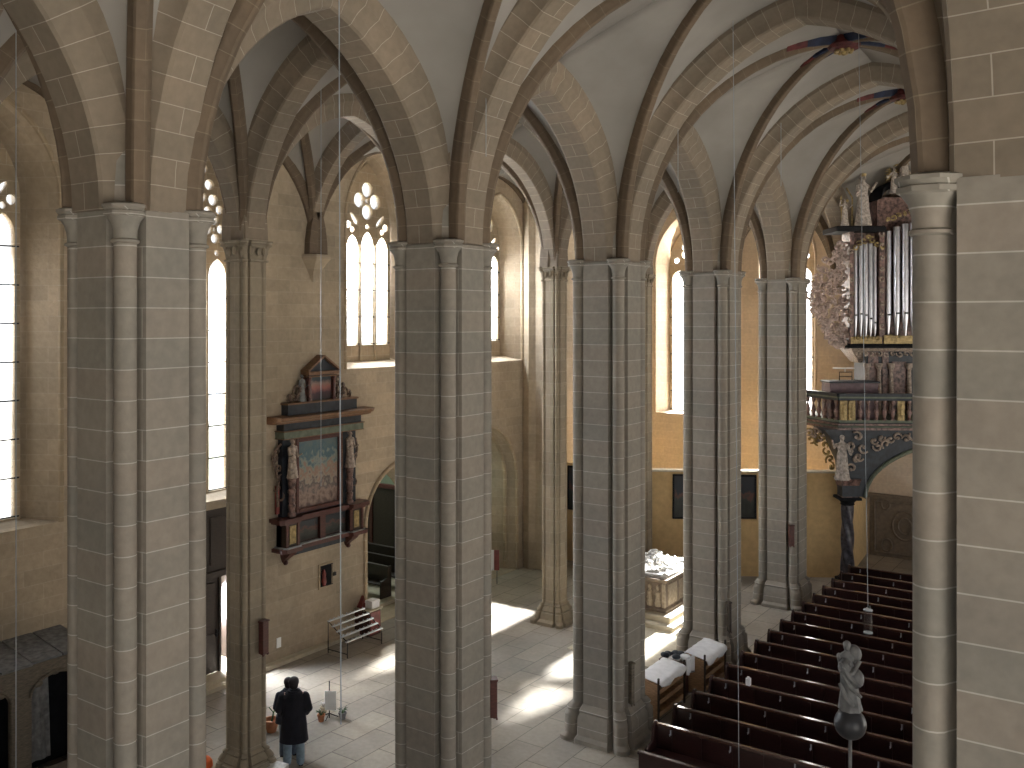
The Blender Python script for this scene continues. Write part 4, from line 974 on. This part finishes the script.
def cloth_over(loc, ln, label, seed, drop=0.07):
    m = MB(); rnd = random.Random(seed); nx, ny = 10, 14; vs = []
    prof = [(-0.03, 0.965-0.25), (-0.03, 0.85), (-0.02, 0.955), (0.1, 0.955), (0.25, 0.925), (0.4, 0.90), (0.52, 0.88), (0.565, 0.85), (0.575, 0.85-drop*0.5), (0.58, 0.85-drop)]
    for j in range(ny+1):
        for i, (x, z) in enumerate(prof):
            w_ = 0.012*math.sin(j*1.9+seed)+0.010*math.sin(j*3.3+i)
            zz = z+w_*(0.6 if 2 <= i <= 6 else 1.6)+(0.012 if 2 <= i <= 6 else 0)
            vs.append((x+(w_ if i > 7 or i < 2 else 0), j/ny*ln, zz+(0.035*math.sin(j*0.9+seed) if i in (9,) else 0)))
    n_ = len(prof); m.add(vs, [(j*n_+i, j*n_+i+1, (j+1)*n_+i+1, (j+1)*n_+i) for j in range(ny) for i in range(n_-1)])
    o = m.build('white_cloth', 'cloth', smooth=80, loc=loc); md = o.modifiers.new('t', 'SOLIDIFY'); md.thickness = 0.012; md.offset = 1
    return tag(o, label, 'cloth', 'white cloths on the book shelves')
b1 = (-9.82, 19.35, 0); b2 = (-9.55, 21.35, 0)
book_shelf(b1, 1.45, 'low wooden book shelf beside the pews, nearer of the two, against the pillar base')
book_shelf(b2, 1.35, 'low wooden book shelf beside the pews, farther of the two, before the warm brown pillar')
cloth_over((b1[0], b1[1]+0.02, 0.0), 1.40, 'white cloth draped over the nearer book shelf', 1)
cloth_over((b2[0], b2[1]+0.02, 0.0), 1.30, 'white cloth draped over the farther book shelf', 2, 0.10)
m = MB(); rnd = random.Random(4)
for i in range(9): m.ball((rnd.uniform(-.22, .22), rnd.uniform(-.15, .15), 0.07+rnd.uniform(0, .06)), .11, .08, .07, 8, 6)
o = m.build('folded_garment', 'navy', smooth=60, loc=(-9.75, 21.08, 0.0)); remesh(o, 0.02, 2)
tag(o, 'dark blue crumpled garment in the gap between the two book shelves', 'garment'); 
t = empty('crate', (-9.72, 21.08, 0), label='small red-brown crate between the two book shelves', cat='crate')
m = MB(); m.box(-.3, -.2, .0, .3, .2, .04); m.box(-.3, -.2, .04, -.27, .2, .85); m.box(.27, -.2, .04, .3, .2, .85); m.box(-.27, -.2, .04, .27, -.17, .85); m.box(-.27, .17, .04, .27, .2, .85); m.box(-.3, -.2, .85, .3, .2, .88); m.build('case', 'redwood', t, smooth=0)
o.location = (-9.75, 21.08, 0.88)
m = MB(); m.ball((0, 0, 0.02), 0.16, 0.1, 0.1, 8, 6); m.loft([[(0.12+0.03*math.sin(i), -0.2+i*0.05, z+0.03*math.cos(i*2)) for i in range(9)]+[(0.10, 0.2-i*0.05, z) for i in range(9)] for z in (0.05, -0.15, -0.32)])
o = m.build('white_cloth', 'cloth', smooth=60, loc=(-9.40, 21.08, 0.94)); tag(o, 'crumpled white cloth hanging over the crate between the book shelves', 'cloth')

# ------------------------------------------------------------------ carved tomb
tb = empty('carved_tomb', (-13.15, 27.0, 0), label='pale carved stone tomb on steps between the pillars, heaped with white on top', cat='tomb')
m = MB(); m.bbox(-1.5, -1.9, 0, 1.55, 1.6, 0.18, 0.03); m.bbox(-1.3, -1.65, 0.18, 1.35, 1.4, 0.36, 0.03); m.build('step', 'slab', tb, smooth=0)
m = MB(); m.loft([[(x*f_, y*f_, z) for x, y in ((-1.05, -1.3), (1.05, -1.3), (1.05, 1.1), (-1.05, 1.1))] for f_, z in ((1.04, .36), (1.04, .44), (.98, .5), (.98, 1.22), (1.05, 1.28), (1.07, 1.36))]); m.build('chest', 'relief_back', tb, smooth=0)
m = MB(); rnd = random.Random(11)
for i in range(7):
    x = -0.82+i*0.27; z0 = 0.52
    m.lathe([(.08, 0), (.10, .1), (.065, .3), (.085, .42), (.03, .48), (.055, .54), (.05, .61), (.01, .65)], (x, -1.31, z0), 9)
    m.tube([(x, -1.32, z0+.4), (x+rnd.uniform(-.1, .1), -1.36, z0+.25+rnd.uniform(-.1, .15))], .02, 6)
for x in (-0.98, 0.98): m.box(x-.05, -1.33, .5, x+.05, -1.27, 1.22)
m.build('relief', 'relief', tb)
m = MB()
for y in (-0.8, 0.0, 0.8):
    m.box(0.96+.05, y-.3, .55, 1.05, y+.3, 1.15)
m.build('side_panel', 'relief', tb, smooth=0)
m = MB()
for i in range(150):
    x = rnd.uniform(-1.0, 1.0); y = rnd.uniform(-1.2, 1.0); zz = 1.38+0.20*(1-(abs(x)/1.1)**2)*(0.55+0.45*math.sin(x*5+y*3))
    m.ball((x, y, zz+rnd.uniform(-.04, .06)), rnd.uniform(.05, .12), rnd.uniform(.05, .12), rnd.uniform(.05, .10), 7, 5)
m.bbox(-1.05, -1.25, 1.36, 1.05, 1.05, 1.46, 0.04)
m.build('white_carved_top', 'alab', tb, smooth=50)
t = empty('kneeling_bench', (-11.15, 25.9, 0), label='narrow bench with pale top and thin legs at the right of the tomb', cat='bench')
m = MB(); m.bbox(-.35, -.16, .5, .35, .16, .54); m.bbox(-.35, -.45, .2, .35, -.2, .24); m.build('seat', 'cloth', t, smooth=0)
for x in (-.3, .3):
    for y in (-.4, .12): 
        m = MB(); m.tube([(x, y, 0), (x, y, .5 if y > 0 else .2)], .015, 6); m.build('leg', 'iron', t)
m = MB(); m.box(-1.9, -1.7, 0, 0.9, 1.6, 0.03); o = m.build('trim_40', 'slab', smooth=0, kind='structure', loc=(-11.6, 24.0, 0))

# ------------------------------------------------------------------ paintings on the partition
pa, pb = Vector(a_pt := c2w(4.75, 33.55)), Vector(c2w(11.95, 33.15))
def painting_on(u, zlo, zhi, w_, label, ly=None):
    f_ = (u-4.75)/(11.95-4.75); p = pa.lerp(pb, f_); rz = math.atan2(pb.y-pa.y, pb.x-pa.x)
    t = empty('framed_painting', (p.x, p.y, zlo), rz, label=label, cat='painting', group='dark paintings on the ochre partition')
    mk_painting(t, w_, zhi-zlo)
def mk_painting(t, w_, h_):
    m = MB()
    for (x0, x1, z0, z1) in ((-w_/2, -w_/2+.06, 0, h_), (w_/2-.06, w_/2, 0, h_), (-w_/2+.06, w_/2-.06, 0, .06), (-w_/2+.06, w_/2-.06, h_-.06, h_)): m.bbox(x0, -.08, z0, x1, -.002, z1, .006)
    m.build('frame', 'black', t, smooth=0)
    m = MB(); m.box(-w_/2+.06, -.05, .06, w_/2-.06, -.01, h_-.06); m.build('canvas', 'paint_dark', t, smooth=0)
painting_on(6.22, 2.03, 3.62, 0.95, 'dark framed painting on the ochre partition, directly left of the warm brown pillar')
painting_on(8.22, 2.06, 3.62, 0.95, 'dark framed painting on the ochre partition, between the warm brown pillar and the farthest one')
painting_on(9.92, 2.08, 3.62, 0.95, 'dark framed painting on the ochre partition, mostly behind the farthest nave pillar')
t = empty('framed_painting', (-17.9, 30.5, 1.95), label='dark framed painting seen between the slender pale pillar and the next large pillar', cat='painting', group='dark paintings on the ochre partition'); mk_painting(t, 1.0, 1.66)

# ------------------------------------------------------------------ statue on a ball, hanging lamp, wires
t = empty('ball_statue', (*c2w(0.3615*12, 12)[:2], 0), rz=YAW-0.35, label='grey draped figure on a dark ball atop a thin pole, in front of the pews', cat='statue')
m = MB(); robe_figure(m, 0.86, lean=-0.05, arms=((-0.12, 0.25), (-0.25, 0.45)), wide=1.0)
m.ball((0.05, -0.04, 0.42), 0.12, 0.11, 0.13, 12, 8); m.ball((-0.05, -0.05, 0.55), 0.10, 0.09, 0.12, 12, 8); m.ball((0.04, 0.05, 0.70), 0.10, 0.09, 0.12, 12, 8)
for (q0, q1) in (((-0.12, -0.10, 0.62), (0.12, -0.14, 0.36)), ((-0.10, -0.12, 0.50), (0.13, -0.12, 0.22)), ((-0.13, -0.10, 0.36), (0.04, -0.14, 0.10)), ((0.12, -0.06, 0.66), (-0.06, -0.13, 0.44))):
    m.tube([q0, ((q0[0]+q1[0])/2, (q0[1]+q1[1])/2-0.03, (q0[2]+q1[2])/2-0.03), q1], [0.022, 0.034, 0.02], 8)
m.xf(Matrix.Translation((0, 0, 4.18))); m.build('figure', 'statue_grey', t)
m = MB(); m.ball((0, 0, 0), 0.2, n=24, m=16); m.xf(Matrix.Translation((0, 0, 4.0))); m.build('ball', 'dark_ball', t)
m = MB(); m.tube([(0, 0, 0.02), (0, 0, 3.85)], 0.022, 10); m.lathe([(.2, 0), (.2, .03), (.05, .06), (.03, .12)], (0, 0, 0), 16); m.build('pole', 'statue_grey', t)
def wire(xpx, Z, z0, z1, label, r=0.006, name='hanging_wire', xpx2=None):
    u = (xpx-512)/FPX*Z; p = c2w(u, Z)
    p2 = p if xpx2 is None else c2w((xpx2-512)/FPX*Z, Z)
    m = MB(); m.tube([(p2[0]-p[0], p2[1]-p[1], z1-z0), (0, 0, 0)], r, 6); m.ball((0, 0, 0), r*1.6, n=6, m=5)
    o = m.build(name, 'wire', loc=(p[0], p[1], z0)); return tag(o, label, 'wire', 'thin wires hanging from the vault')
wire(341, 12, 4.0, 13.75, 'bright thin wire hanging down in front of the altarpiece', 0.008, xpx2=339)
wire(16, 12.5, 3.0, 14.3, 'thin wire hanging at the far left in front of the bare wall', 0.007)
wire(321, 19, 5.8, 14.3, 'faint thin wire hanging left of the bright one, over the altarpiece gable', 0.007)
wire(739, 17, 0.9, 14.6, 'thin wire hanging down to the pews in front of the warm brown pillar', 0.006, xpx2=733)
wire(486, 15, 11.8, 14.2, 'thin dark wire high above the pillar with the red box', 0.006)
wire(678, 20, 11.9, 14.9, 'thin dark wire against the vault left of the third nave arch', 0.007)
wire(781, 24, 12.6, 14.9, 'thin dark wire against the vault under the painted boss', 0.008)
pl = empty('pendant_lamp', c2w((868-512)/FPX*20, 20, 2.45), label='narrow glass tube lamp hanging above the pews near the right pillar', cat='lamp')
m = MB(); m.tube([(0, 0, 0.55), (c2w(-0.2, 0)[0], c2w(-0.2, 0)[1], 12.9)], 0.006, 6); m.build('cable', 'wire', pl)
m = MB(); m.lathe([(.02, 0), (.085, .03), (.09, .08), (.09, .5), (.06, .55), (.02, .56)], (0, 0, 0), 16)
gm = bpy.data.materials.new('smoky_glass'); gm.use_nodes = True; gb = gm.node_tree.nodes['Principled BSDF']; gb.inputs['Base Color'].default_value = (.5, .4, .38, 1); gb.inputs['Transmission Weight'].default_value = 0.9; gb.inputs['Roughness'].default_value = .15; M['lampglass'] = gm; gb.inputs['Alpha'].default_value = 0.25
m.build('glass_shade', 'lampglass', pl); m = MB(); m.lathe([(.095, 0), (.095, .02), (.09, .02)], (0, 0, 0.02), 16); m.lathe([(.095, 0), (.095, .02), (.09, .02)], (0, 0, 0.5), 16); m.build('metal_ring', 'wire', pl)

# ------------------------------------------------------------------ painted vault bosses
for k, lb in ((2, 'red and blue painted boss where the vault ribs cross, nearer of the two'), (3, 'red and blue painted boss where the vault ribs cross, farther one beside the right pillar')):
    bx, by, bz = bosses[('PR', k)]
    t = empty('vault_boss', (bx, by, bz), label=lb, cat='vault boss', group='painted bosses in the nave vault')
    m = MB(); m.lathe([(0.02, -.14), (0.15, -.14), (0.32, -.10), (0.36, -.03), (0.3, .05), (.25, 0.2)], (0, 0, 0), 12); m.build('disc', 'boss_red', t)
    m = MB()
    for i in range(8): m.ball((0.16*math.cos(i*PI/4), 0.16*math.sin(i*PI/4), -.15), .06, .06, .05, 8, 6)
    m.ball((0, 0, -.17), .08, .08, .08); m.build('carved_leaf', 'gold', t)
    for (nn) in ((PX, YK(k)), (PX, YK(k+1)), (RX, YK(k)), (RX, YK(k+1))):
        d = Vector((nn[0]-bx, nn[1]-by, 0)); d.normalize(); s_ = Vector((-d.y, d.x, 0))
        for (r0, r1, mt) in ((0.22, 0.85, 'blue'), (0.85, 1.30, 'boss_red')):
            m = MB(); m.loft([[tuple(d*r_+s_*(-.22)+Vector((0, 0, -.06-dz))), tuple(d*r_+s_*(-.15)+Vector((0, 0, -.28-dz))), tuple(d*r_+s_*.15+Vector((0, 0, -.28-dz))), tuple(d*r_+s_*.22+Vector((0, 0, -.06-dz))), tuple(d*r_+s_*.15+Vector((0, 0, .2-dz))), tuple(d*r_-s_*.15+Vector((0, 0, .2-dz)))] for r_, dz in ((r0, r0*r0*0.11-.27), (r1, r1*r1*0.11-.27))])
            m.build('painted_rib', mt, t, smooth=0)
#==PART3==
# ------------------------------------------------------------------ organ gallery
GU, GZ = 11.4, 32.3
gx, gy, _ = c2w(GU, GZ)
ga = empty('organ_gallery', (gx, gy, 0), YAW, label='painted organ gallery with a balustrade, carried on a dark twisted column', cat='gallery')
def G(name, mat, fn, parent=None, smooth=35):
    m = MB(); fn(m); return m.build(name, mat, parent if parent else ga, smooth=smooth)
OUT = [(-0.95, 2.3), (-0.10, 0.0), (4.6, -0.25), (4.6, 3.6), (-0.95, 3.6)]
def grow(e):
    c = (2.0, 2.0); return [(x+(e if x > c[0] else -e), y-(e if y < 2 else 0)) for x, y in OUT[:3]]+OUT[3:]
G('platform', 'navy', lambda m: (m.prism(grow(.0), 5.42, 5.62)))
G('gallery_moulding', 'marble', lambda m: (m.prism(grow(.06), 5.34, 5.42), m.prism(grow(.08), 5.50, 5.56)), smooth=0)
G('gallery_edge', 'green', lambda m: (m.prism(grow(.10), 5.44, 5.48), m.prism(grow(.05), 5.60, 5.68)), smooth=0)
def rail(m, z0, z1, w_, e=0.0):
    P_ = [(x, y+e) for x, y in OUT[:3]]
    for (p, q) in ((P_[0], P_[1]), (P_[1], P_[2])):
        v = (Vector(q)-Vector(p)).normalized(); n_ = Vector((-v.y, v.x))*w_
        m.prism([tuple(Vector(p)-n_-v*0.04), tuple(Vector(q)-n_+v*0.04), tuple(Vector(q)+n_+v*0.04), tuple(Vector(p)+n_-v*0.04)], z0, z1)
G('hand_rail', 'navy', lambda m: (rail(m, 6.50, 6.60, .15), rail(m, 6.36, 6.44, .09)), smooth=0)
G('rail_moulding', 'green', lambda m: (rail(m, 6.44, 6.50, .12)), smooth=0)
def seg(p, q, n):
    p, q = Vector(p), Vector(q); return [tuple(p.lerp(q, (i+.5)/n)) for i in range(n)]
bal = MB(); bal.lathe([(.075, 0), (.075, .05), (.04, .08), (.09, .22), (.085, .3), (.04, .42), (.035, .5), (.06, .56), (.075, .6), (.075, .68)], (0, 0, 5.68), 12)
bmesh_ = None
for i, (x, y) in enumerate(seg(OUT[0], OUT[1], 8)+seg(OUT[1], OUT[2], 17)):
    if i in (0, 8, 9, 15, 20): continue
    if bmesh_ is None: o = bal.build('baluster', 'marble', ga, smooth=50); bmesh_ = o.data
    else: o = bpy.data.objects.new('baluster', bmesh_); COL.objects.link(o); o.parent = ga
    o.location = (x, y, 0)
for i, (x, y) in enumerate(seg(OUT[0], OUT[1], 8)+seg(OUT[1], OUT[2], 17)):
    if i in (0, 8, 9, 15, 20): G('baluster_panel', 'gold', lambda m: (m.bbox(x-.12, y-.06, 5.68, x+.12, y+.06, 6.36, .02), m.ball((x, y-.07, 6.0), .07, .03, .2), m.ball((x, y-.07, 6.2), .05, .03, .06), m.ball((x, y-.07, 5.82), .05, .03, .06)))
# column
cxg, cyg = 0.34, 0.45
def twist(m):
    rings = []
    for i in range(41):
        z = .22+2.45*i/40; rings.append([(cxg+(.215*(1-0.12*i/40)+.03*math.sin(4*(a_)+z*6))*math.cos(a_), cyg+(.215*(1-0.12*i/40)+.03*math.sin(4*(a_)+z*6))*math.sin(a_), z) for a_ in [2*PI*j/24 for j in range(24)]])
    m.loft(rings)
G('column_shaft', 'navy_marble', twist, smooth=60)
G('column_base', 'black', lambda m: (m.bbox(cxg-.34, cyg-.34, 0, cxg+.34, cyg+.34, .1, .02), m.lathe([(.33, .1), (.33, .15), (.25, .18), (.28, .21), (.22, .24)], (cxg, cyg, 0), 20)))
G('column_capital', 'black', lambda m: (m.lathe([(.2, 2.66), (.25, 2.70), (.22, 2.74), (.34, 2.88)], (cxg, cyg, 0), 16), m.bbox(cxg-.38, cyg-.38, 2.88, cxg+.38, cyg+.38, 2.97, .02)))
G('impost_block', 'marble', lambda m: (m.loft([[(cxg+x*f_, cyg+y*f_, z) for x, y in ((-.3, -.3), (.3, -.3), (.3, .3), (-.3, .3))] for f_, z in ((.9, 2.97), (.85, 3.2), (1.1, 3.5), (1.25, 3.62))])))
# arched spandrel to the right of the column
def spand():
    arc = []
    for i in range(15):
        th = PI-(PI/2)*i/14; arc.append((4.6+3.75*math.cos(th)*1.0, 3.0+1.95*math.sin(th)))
    return arc
arc = spand()
def spandrel(m):
    poly = [(cxg-.28, 3.0), (cxg-.30, 3.6), (-.15, 5.36), (4.6, 5.36)]+[(x, z) for x, z in reversed(arc)]
    m.holed(poly, [], 'y', .15, .65)
G('spandrel', 'navy', spandrel, smooth=0)
G('arch_moulding', 'green', lambda m: (m.tube([(x, .12, z) for x, z in arc], .07, 8), m.tube([(x, .4, z-.02) for x, z in arc], .06, 8)))
G('arch_intrados', 'reveal', lambda m: (m.loft([[(x, .15, z-.0), (x, .65, z), (x+.03, .65, z-.08), (x+.03, .15, z-.08)] for x, z in arc])), smooth=30)
G('acanthus_carving', 'carve', lambda m: (curls(m, [(1.15, 4.95), (1.4, 5.05), (1.7, 5.0), (1.95, 5.08), (2.25, 5.02), (2.55, 5.1), (2.85, 5.12), (1.25, 4.75), (1.55, 4.85), (3.2, 5.15), (3.6, 5.15), (0.35, 4.0), (0.5, 4.35)], .17, .04, 8, 'xz', .1, .03), curls(m, [(.55, 5.1), (.3, 4.8), (.75, 4.7), (.6, 4.4)], .2, .045, 9, 'xz', .08, .03)))
G('bracket', 'navy', lambda m: (m.loft([[(cxg-.30, .1, z), (cxg-.30-d_, -.05-d_*.2, z), (cxg-.28-d_, .5+d_, z), (cxg-.28, .7, z)] for d_, z in ((.02, 3.6), (.1, 4.2), (.35, 4.9), (.7, 5.36))])))
G('gilt_foliage', 'gold', lambda m: (curls(m, [(-.95, 5.2), (-.8, 5.05), (-.65, 5.15), (-.5, 5.0), (-.42, 4.75), (-.35, 4.5), (-.9, 4.95), (-.7, 4.85), (-.25, 4.25), (-.2, 4.0)], .15, .04, 10, 'xz', .55, .08)))
G('gilt_foliage', 'carve', lambda m: (curls(m, [(-1.0, 5.22), (-.75, 5.25), (-.55, 5.2), (-.3, 5.2), (-.6, 4.95), (-.85, 5.1)], .14, .04, 12, 'xz', .5, .08)))
def statue(name, label, lx, ly, z, h, mat='statue', wings=False, rz=0.0, lean=0.0, arms=((.35, .75), (.3, .55)), extra=None, group=None):
    p = c2w(GU+lx, GZ+ly, z); t = empty(name, p, YAW+rz, label=label, cat='statue', group=group)
    m = MB(); robe_figure(m, h, lean=lean, arms=arms); m.build('figure', mat, t)
    k = h/1.75
    m = MB(); m.ball((lean*1.68*k, .05*k, 1.67*k), .11*k, .1*k, .11*k, 10, 8); m.build('hair', 'carve_dark', t)
    if wings:
        for s_ in (-1, 1):
            m = MB()
            for i in range(6):
                a_ = R(20+i*22); m.tube([(s_*.08*k, .1*k, 1.3*k), (s_*(.08+.45*math.sin(a_)*.6)*k, .18*k, (1.3+.45*math.cos(a_))*k), (s_*(.08+.8*math.sin(a_)*.7)*k, .2*k, (1.25+.55*math.cos(a_))*k)], [.04*k, .06*k, .015*k], 6)
            m.build('wing', 'gold', t)
    if extra: extra(t, k)
    return t
statue('angel_statue', 'pale carved angel bracket figure under the corner of the organ gallery', -.12, -.32, 3.68, 1.50, wings=False, arms=((.2, .9), (.3, .3)), rz=-.4)

# ------------------------------------------------------------------ organ
OU, OZ = 11.4, 34.2
ox, oy, _ = c2w(OU, OZ)
og = empty('organ', (ox, oy, 5.62), YAW, label='baroque pipe organ with tin pipes, dark cornices and gilded carving on the gallery', cat='organ')
def O(name, mat, fn, parent=None, smooth=35):
    m = MB(); fn(m); m.v = [(x, y, z-5.62) for x, y, z in m.v]; return m.build(name, mat, parent if parent else og, smooth=smooth)
def px2(x, Z=OZ): return (x-512)/FPX*Z-OU
def py2(y, Z=OZ): return CZ-(y-318.1)/FPX*Z
xa, xb, xc, xd, xe = px2(850), px2(881), px2(909), px2(940), px2(966)
zb, zt = py2(348), py2(232)
O('lower_case', 'navy', lambda m: (m.box(px2(866), 0, 5.62, px2(955), 1.2, zb)), smooth=0)
O('lower_panel', 'marble', lambda m: (m.box(px2(868), -.03, 5.8, px2(878), 0, zb-.15), m.box(px2(892), -.03, 5.8, px2(906), 0, zb-.5), m.box(px2(882), -.05, 5.8, px2(888), 0, zb-.1)), smooth=0)
O('lower_pilaster', 'carve', lambda m: [m.lathe([(.12, 0), (.12, .1), (.07, .15), (.09, .8), (.07, 1.6), (.13, 1.75), (.13, 1.85)], (px2(x), -.1, 5.7), 12) for x in (866, 878, 890, 908, 930)])
O('case_corbel', 'carve', lambda m: (m.loft([[(xa-.0+e, -.1+e, z), (xe-e, -.1+e, z), (xe-e, 1.2, z), (xa+e, 1.2, z)] for e, z in ((.45, zb-.55), (.2, zb-.25), (.0, zb))])))
O('base_cornice', 'black', lambda m: (m.bbox(xa-.15, -.22, zb, xe+.1, 1.3, zb+.10, .03), m.bbox(xa-.08, -.14, zb+.1, xe+.05, 1.3, zb+.16, .02)), smooth=0)
O('pipe_plinth', 'gold', lambda m: (m.box(xa, -.1, zb+.16, xb, .1, zb+.40), m.box(xb+.05, -.15, zb+.16, xc+.1, .1, zb+.45), curls(m, [(xa+.1+i*.17, zb+.38) for i in range(6)]+[(xb+.15+i*.17, zb+.42) for i in range(6)], .08, .022, 21, 'xz', -.13, .02)))
O('upper_case', 'marble', lambda m: (m.box(xa+.02, .35, zb+.16, xb, .9, zt), m.box(xb, .35, zb+.16, xd, 1.2, py2(196)), m.box(xd, .35, zb+.16, xe, 1.2, zt), m.box(xa-.02, -.05, zb+.16, xa+.12, .35, zt), m.box(xb-.08, -.08, zb+.16, xb+.10, .35, zt), m.box(xd-.1, -.08, zb+.16, xd+.08, .35, zt)), smooth=0)
pid = [0]
def pipes(x0, x1, n, zbase, ztop, bow, ztv, yb=.12):
    for i in range(n):
        f_ = (i+.5)/n; x = x0+(x1-x0)*f_; r_ = (x1-x0)/n*.44; y = yb-bow*math.sin(PI*f_); zf = zbase+.55+.25*math.cos(PI*(f_-.3)); zz = ztop+ztv*math.sin(PI*f_)
        p = O('organ_pipe', 'pipe', lambda m: (m.lathe([(r_*.3, zbase), (r_*.95, zf-.1), (r_, zf), (r_, zz), (r_*.8, zz), (r_*.8, zz-.2)], (x, y, 0), 12)), smooth=50)
        O('pipe_mouth', 'black', lambda m: (m.box(x-r_*.55, y-r_*1.02, zf+.0, x+r_*.55, y-r_*.6, zf+.06)), parent=p, smooth=0)
        p.children[0].location = (0, 0, 0)
pipes(xa+.14, xb-.1, 5, zb+.42, zt-.55, .10, .15)
pipes(xb+.14, xd-.12, 7, zb+.45, py2(196)-1.35, .32, .35)
pipes(xd+.12, xe-.1, 5, zb+.42, zt-.55, .10, .15)
O('top_cornice', 'black', lambda m: (m.bbox(px2(834), -.30, zt, xb+.1, 1.3, zt+.20, .04), m.bbox(xd-.1, -.30, zt, xe+.3, 1.3, zt+.20, .04)), smooth=0)
def towertop(m):
    c = (xb+xd)/2; hw = (xd-xb)/2+.12; rings = []
    for i in range(19):
        th = PI*i/18; rings.append([(c-hw*math.cos(th), y, py2(200)+.55*math.sin(th)+e) for y, e in ((-.38, 0), (-.42, .12), (-.38, .24), (1.2, .24), (1.2, 0))])
    m.loft(rings)
O('tower_cornice', 'black', towertop)
O('pipe_shade', 'gold', lambda m: (curls(m, [(xa+.15+i*.16, zt-.2-.12*abs(i-3)) for i in range(7)]+[(xb+.2+i*.2, py2(200)-.45-.25*abs(i-4)/4) for i in range(9)], .12, .03, 22, 'xz', -.12, .04)))
O('case_carving', 'carve', lambda m: (curls(m, [(xb, zb+.8+i*.42) for i in range(9)]+[(xa, zb+1+i*.5) for i in range(6)]+[(xd, zb+.8+i*.42) for i in range(8)], .11, .03, 23, 'xz', -.12, .03), curls(m, [(xa+.3+i*.25, zb-.22) for i in range(14)], .12, .03, 24, 'xz', -.05, .03)))
rn = random.Random(31)
wingpts = []
for i in range(150):
    f_ = rn.random(); z = py2(348-105*f_); wmax = 0.35+1.0*math.sin(PI*min(1, f_*1.05))**0.8
    wingpts.append((xa-.02-rn.random()*wmax, z))
O('carved_wing', 'carve_light', lambda m: (curls(m, wingpts, .15, .042, 32, 'xz', .2, .12), curls(m, [(px2(812), py2(283)), (px2(818), py2(290)), (px2(822), py2(297))], .13, .035, 33, 'xz', .25, .05)))
O('gallery_crown', 'carve', lambda m: (curls(m, [(xb+.3+i*.2, py2(188)+.5*math.sin(PI*(i+.5)/8)) for i in range(8)], .16, .045, 35, 'xz', -.3, .05)))
st = statue('robed_statue', 'tall pale robed statue standing on the dark left cornice of the organ', px2(856, 34.5), 1.5, zt+.2, 1.8, rz=.3, arms=((.25, .3), (.15, .7)), extra=lambda t, k: MB().lathe([(.09, 1.75), (.12, 1.86), (.10, 1.87), (.08, 1.77)], (0, 0, 0), 12).build('crown', 'gold', t))
st = statue('trumpeter_statue', 'small winged trumpeter statue at the left end of the organ cornice', px2(839, 34.5), 1.6, zt+.2, .95, wings=False, rz=.6, arms=((.9, .9), (.3, .6)))
def trum(t, k):
    pass
m = MB(); m.tube([(-.1, -.2, .8), (-.35, -.4, .83), (-.55, -.5, .82)], [.012, .016, .05], 8); m.build('trumpet', 'gold', st)
t = empty('gilt_frame', (*c2w(GU+px2(845, 34.5), GZ+2.2)[:2], zt+.2), YAW+.3, label='thin open gilded frame standing behind the trumpeter statue on the organ cornice', cat='frame')
m = MB(); m.tube([(-.12, 0, .05), (.3, 0, 0.0), (.32, 0, 1.1), (.0, 0, 1.55), (-.2, 0, 1.6), (-.12, 0, .05)], .03, 6); m.build('frame', 'gold', t)
statue('angel_statue', 'winged angel statue on the high centre of the organ, partly behind the right pillar', px2(895, 34.5), 1.4, py2(190)+.1, 1.3, wings=True, rz=.5, arms=((.9, .6), (.6, .9)))
statue('angel_statue', 'small reclining-armed angel at the foot of the organ crown, left side', px2(884, 34.5), 1.3, py2(198)+.1, .9, wings=True, rz=.3, arms=((.9, .2), (.2, .4)))
# console and music stand on the gallery
t = empty('organ_console', (*c2w(GU-.1, GZ+1.0)[:2], 5.62), YAW, label='brown box-shaped console behind the gallery balustrade', cat='console')
m = MB(); m.bbox(-.15, -.5, 0, 1.55, .4, 1.30, .02); m.build('case', 'console', t, smooth=0); m = MB(); m.bbox(-.2, -.55, 1.30, 1.6, .45, 1.36, .02); m.build('lid', 'navy', t, smooth=0)
t = empty('music_stand', (*c2w(GU+.45, GZ+1.0)[:2], 6.98), YAW, label='small frame stand with a flat white shelf on top of the gallery console', cat='music stand')
m = MB(); m.tube([(-.2, 0, 0), (-.2, 0, .3), (.25, 0, .3), (.25, 0, 0)], .018, 6); m.tube([(-.2, 0, .15), (.25, 0, .15)], .015, 6); m.build('frame', 'iron', t); m = MB(); m.bbox(-.42, -.1, .42, .3, .1, .46, .01); m.tube([(0, 0, .3), (0, 0, .42)], .02, 6); m.build('shelf', 'cloth', t, smooth=0)

# carved panel at the far wall under the gallery
t = empty('carved_wall_panel', (-8.0, YW-.03, 0), label='dim carved stone panel with round ornament on the far wall behind the last pews', cat='carved panel')
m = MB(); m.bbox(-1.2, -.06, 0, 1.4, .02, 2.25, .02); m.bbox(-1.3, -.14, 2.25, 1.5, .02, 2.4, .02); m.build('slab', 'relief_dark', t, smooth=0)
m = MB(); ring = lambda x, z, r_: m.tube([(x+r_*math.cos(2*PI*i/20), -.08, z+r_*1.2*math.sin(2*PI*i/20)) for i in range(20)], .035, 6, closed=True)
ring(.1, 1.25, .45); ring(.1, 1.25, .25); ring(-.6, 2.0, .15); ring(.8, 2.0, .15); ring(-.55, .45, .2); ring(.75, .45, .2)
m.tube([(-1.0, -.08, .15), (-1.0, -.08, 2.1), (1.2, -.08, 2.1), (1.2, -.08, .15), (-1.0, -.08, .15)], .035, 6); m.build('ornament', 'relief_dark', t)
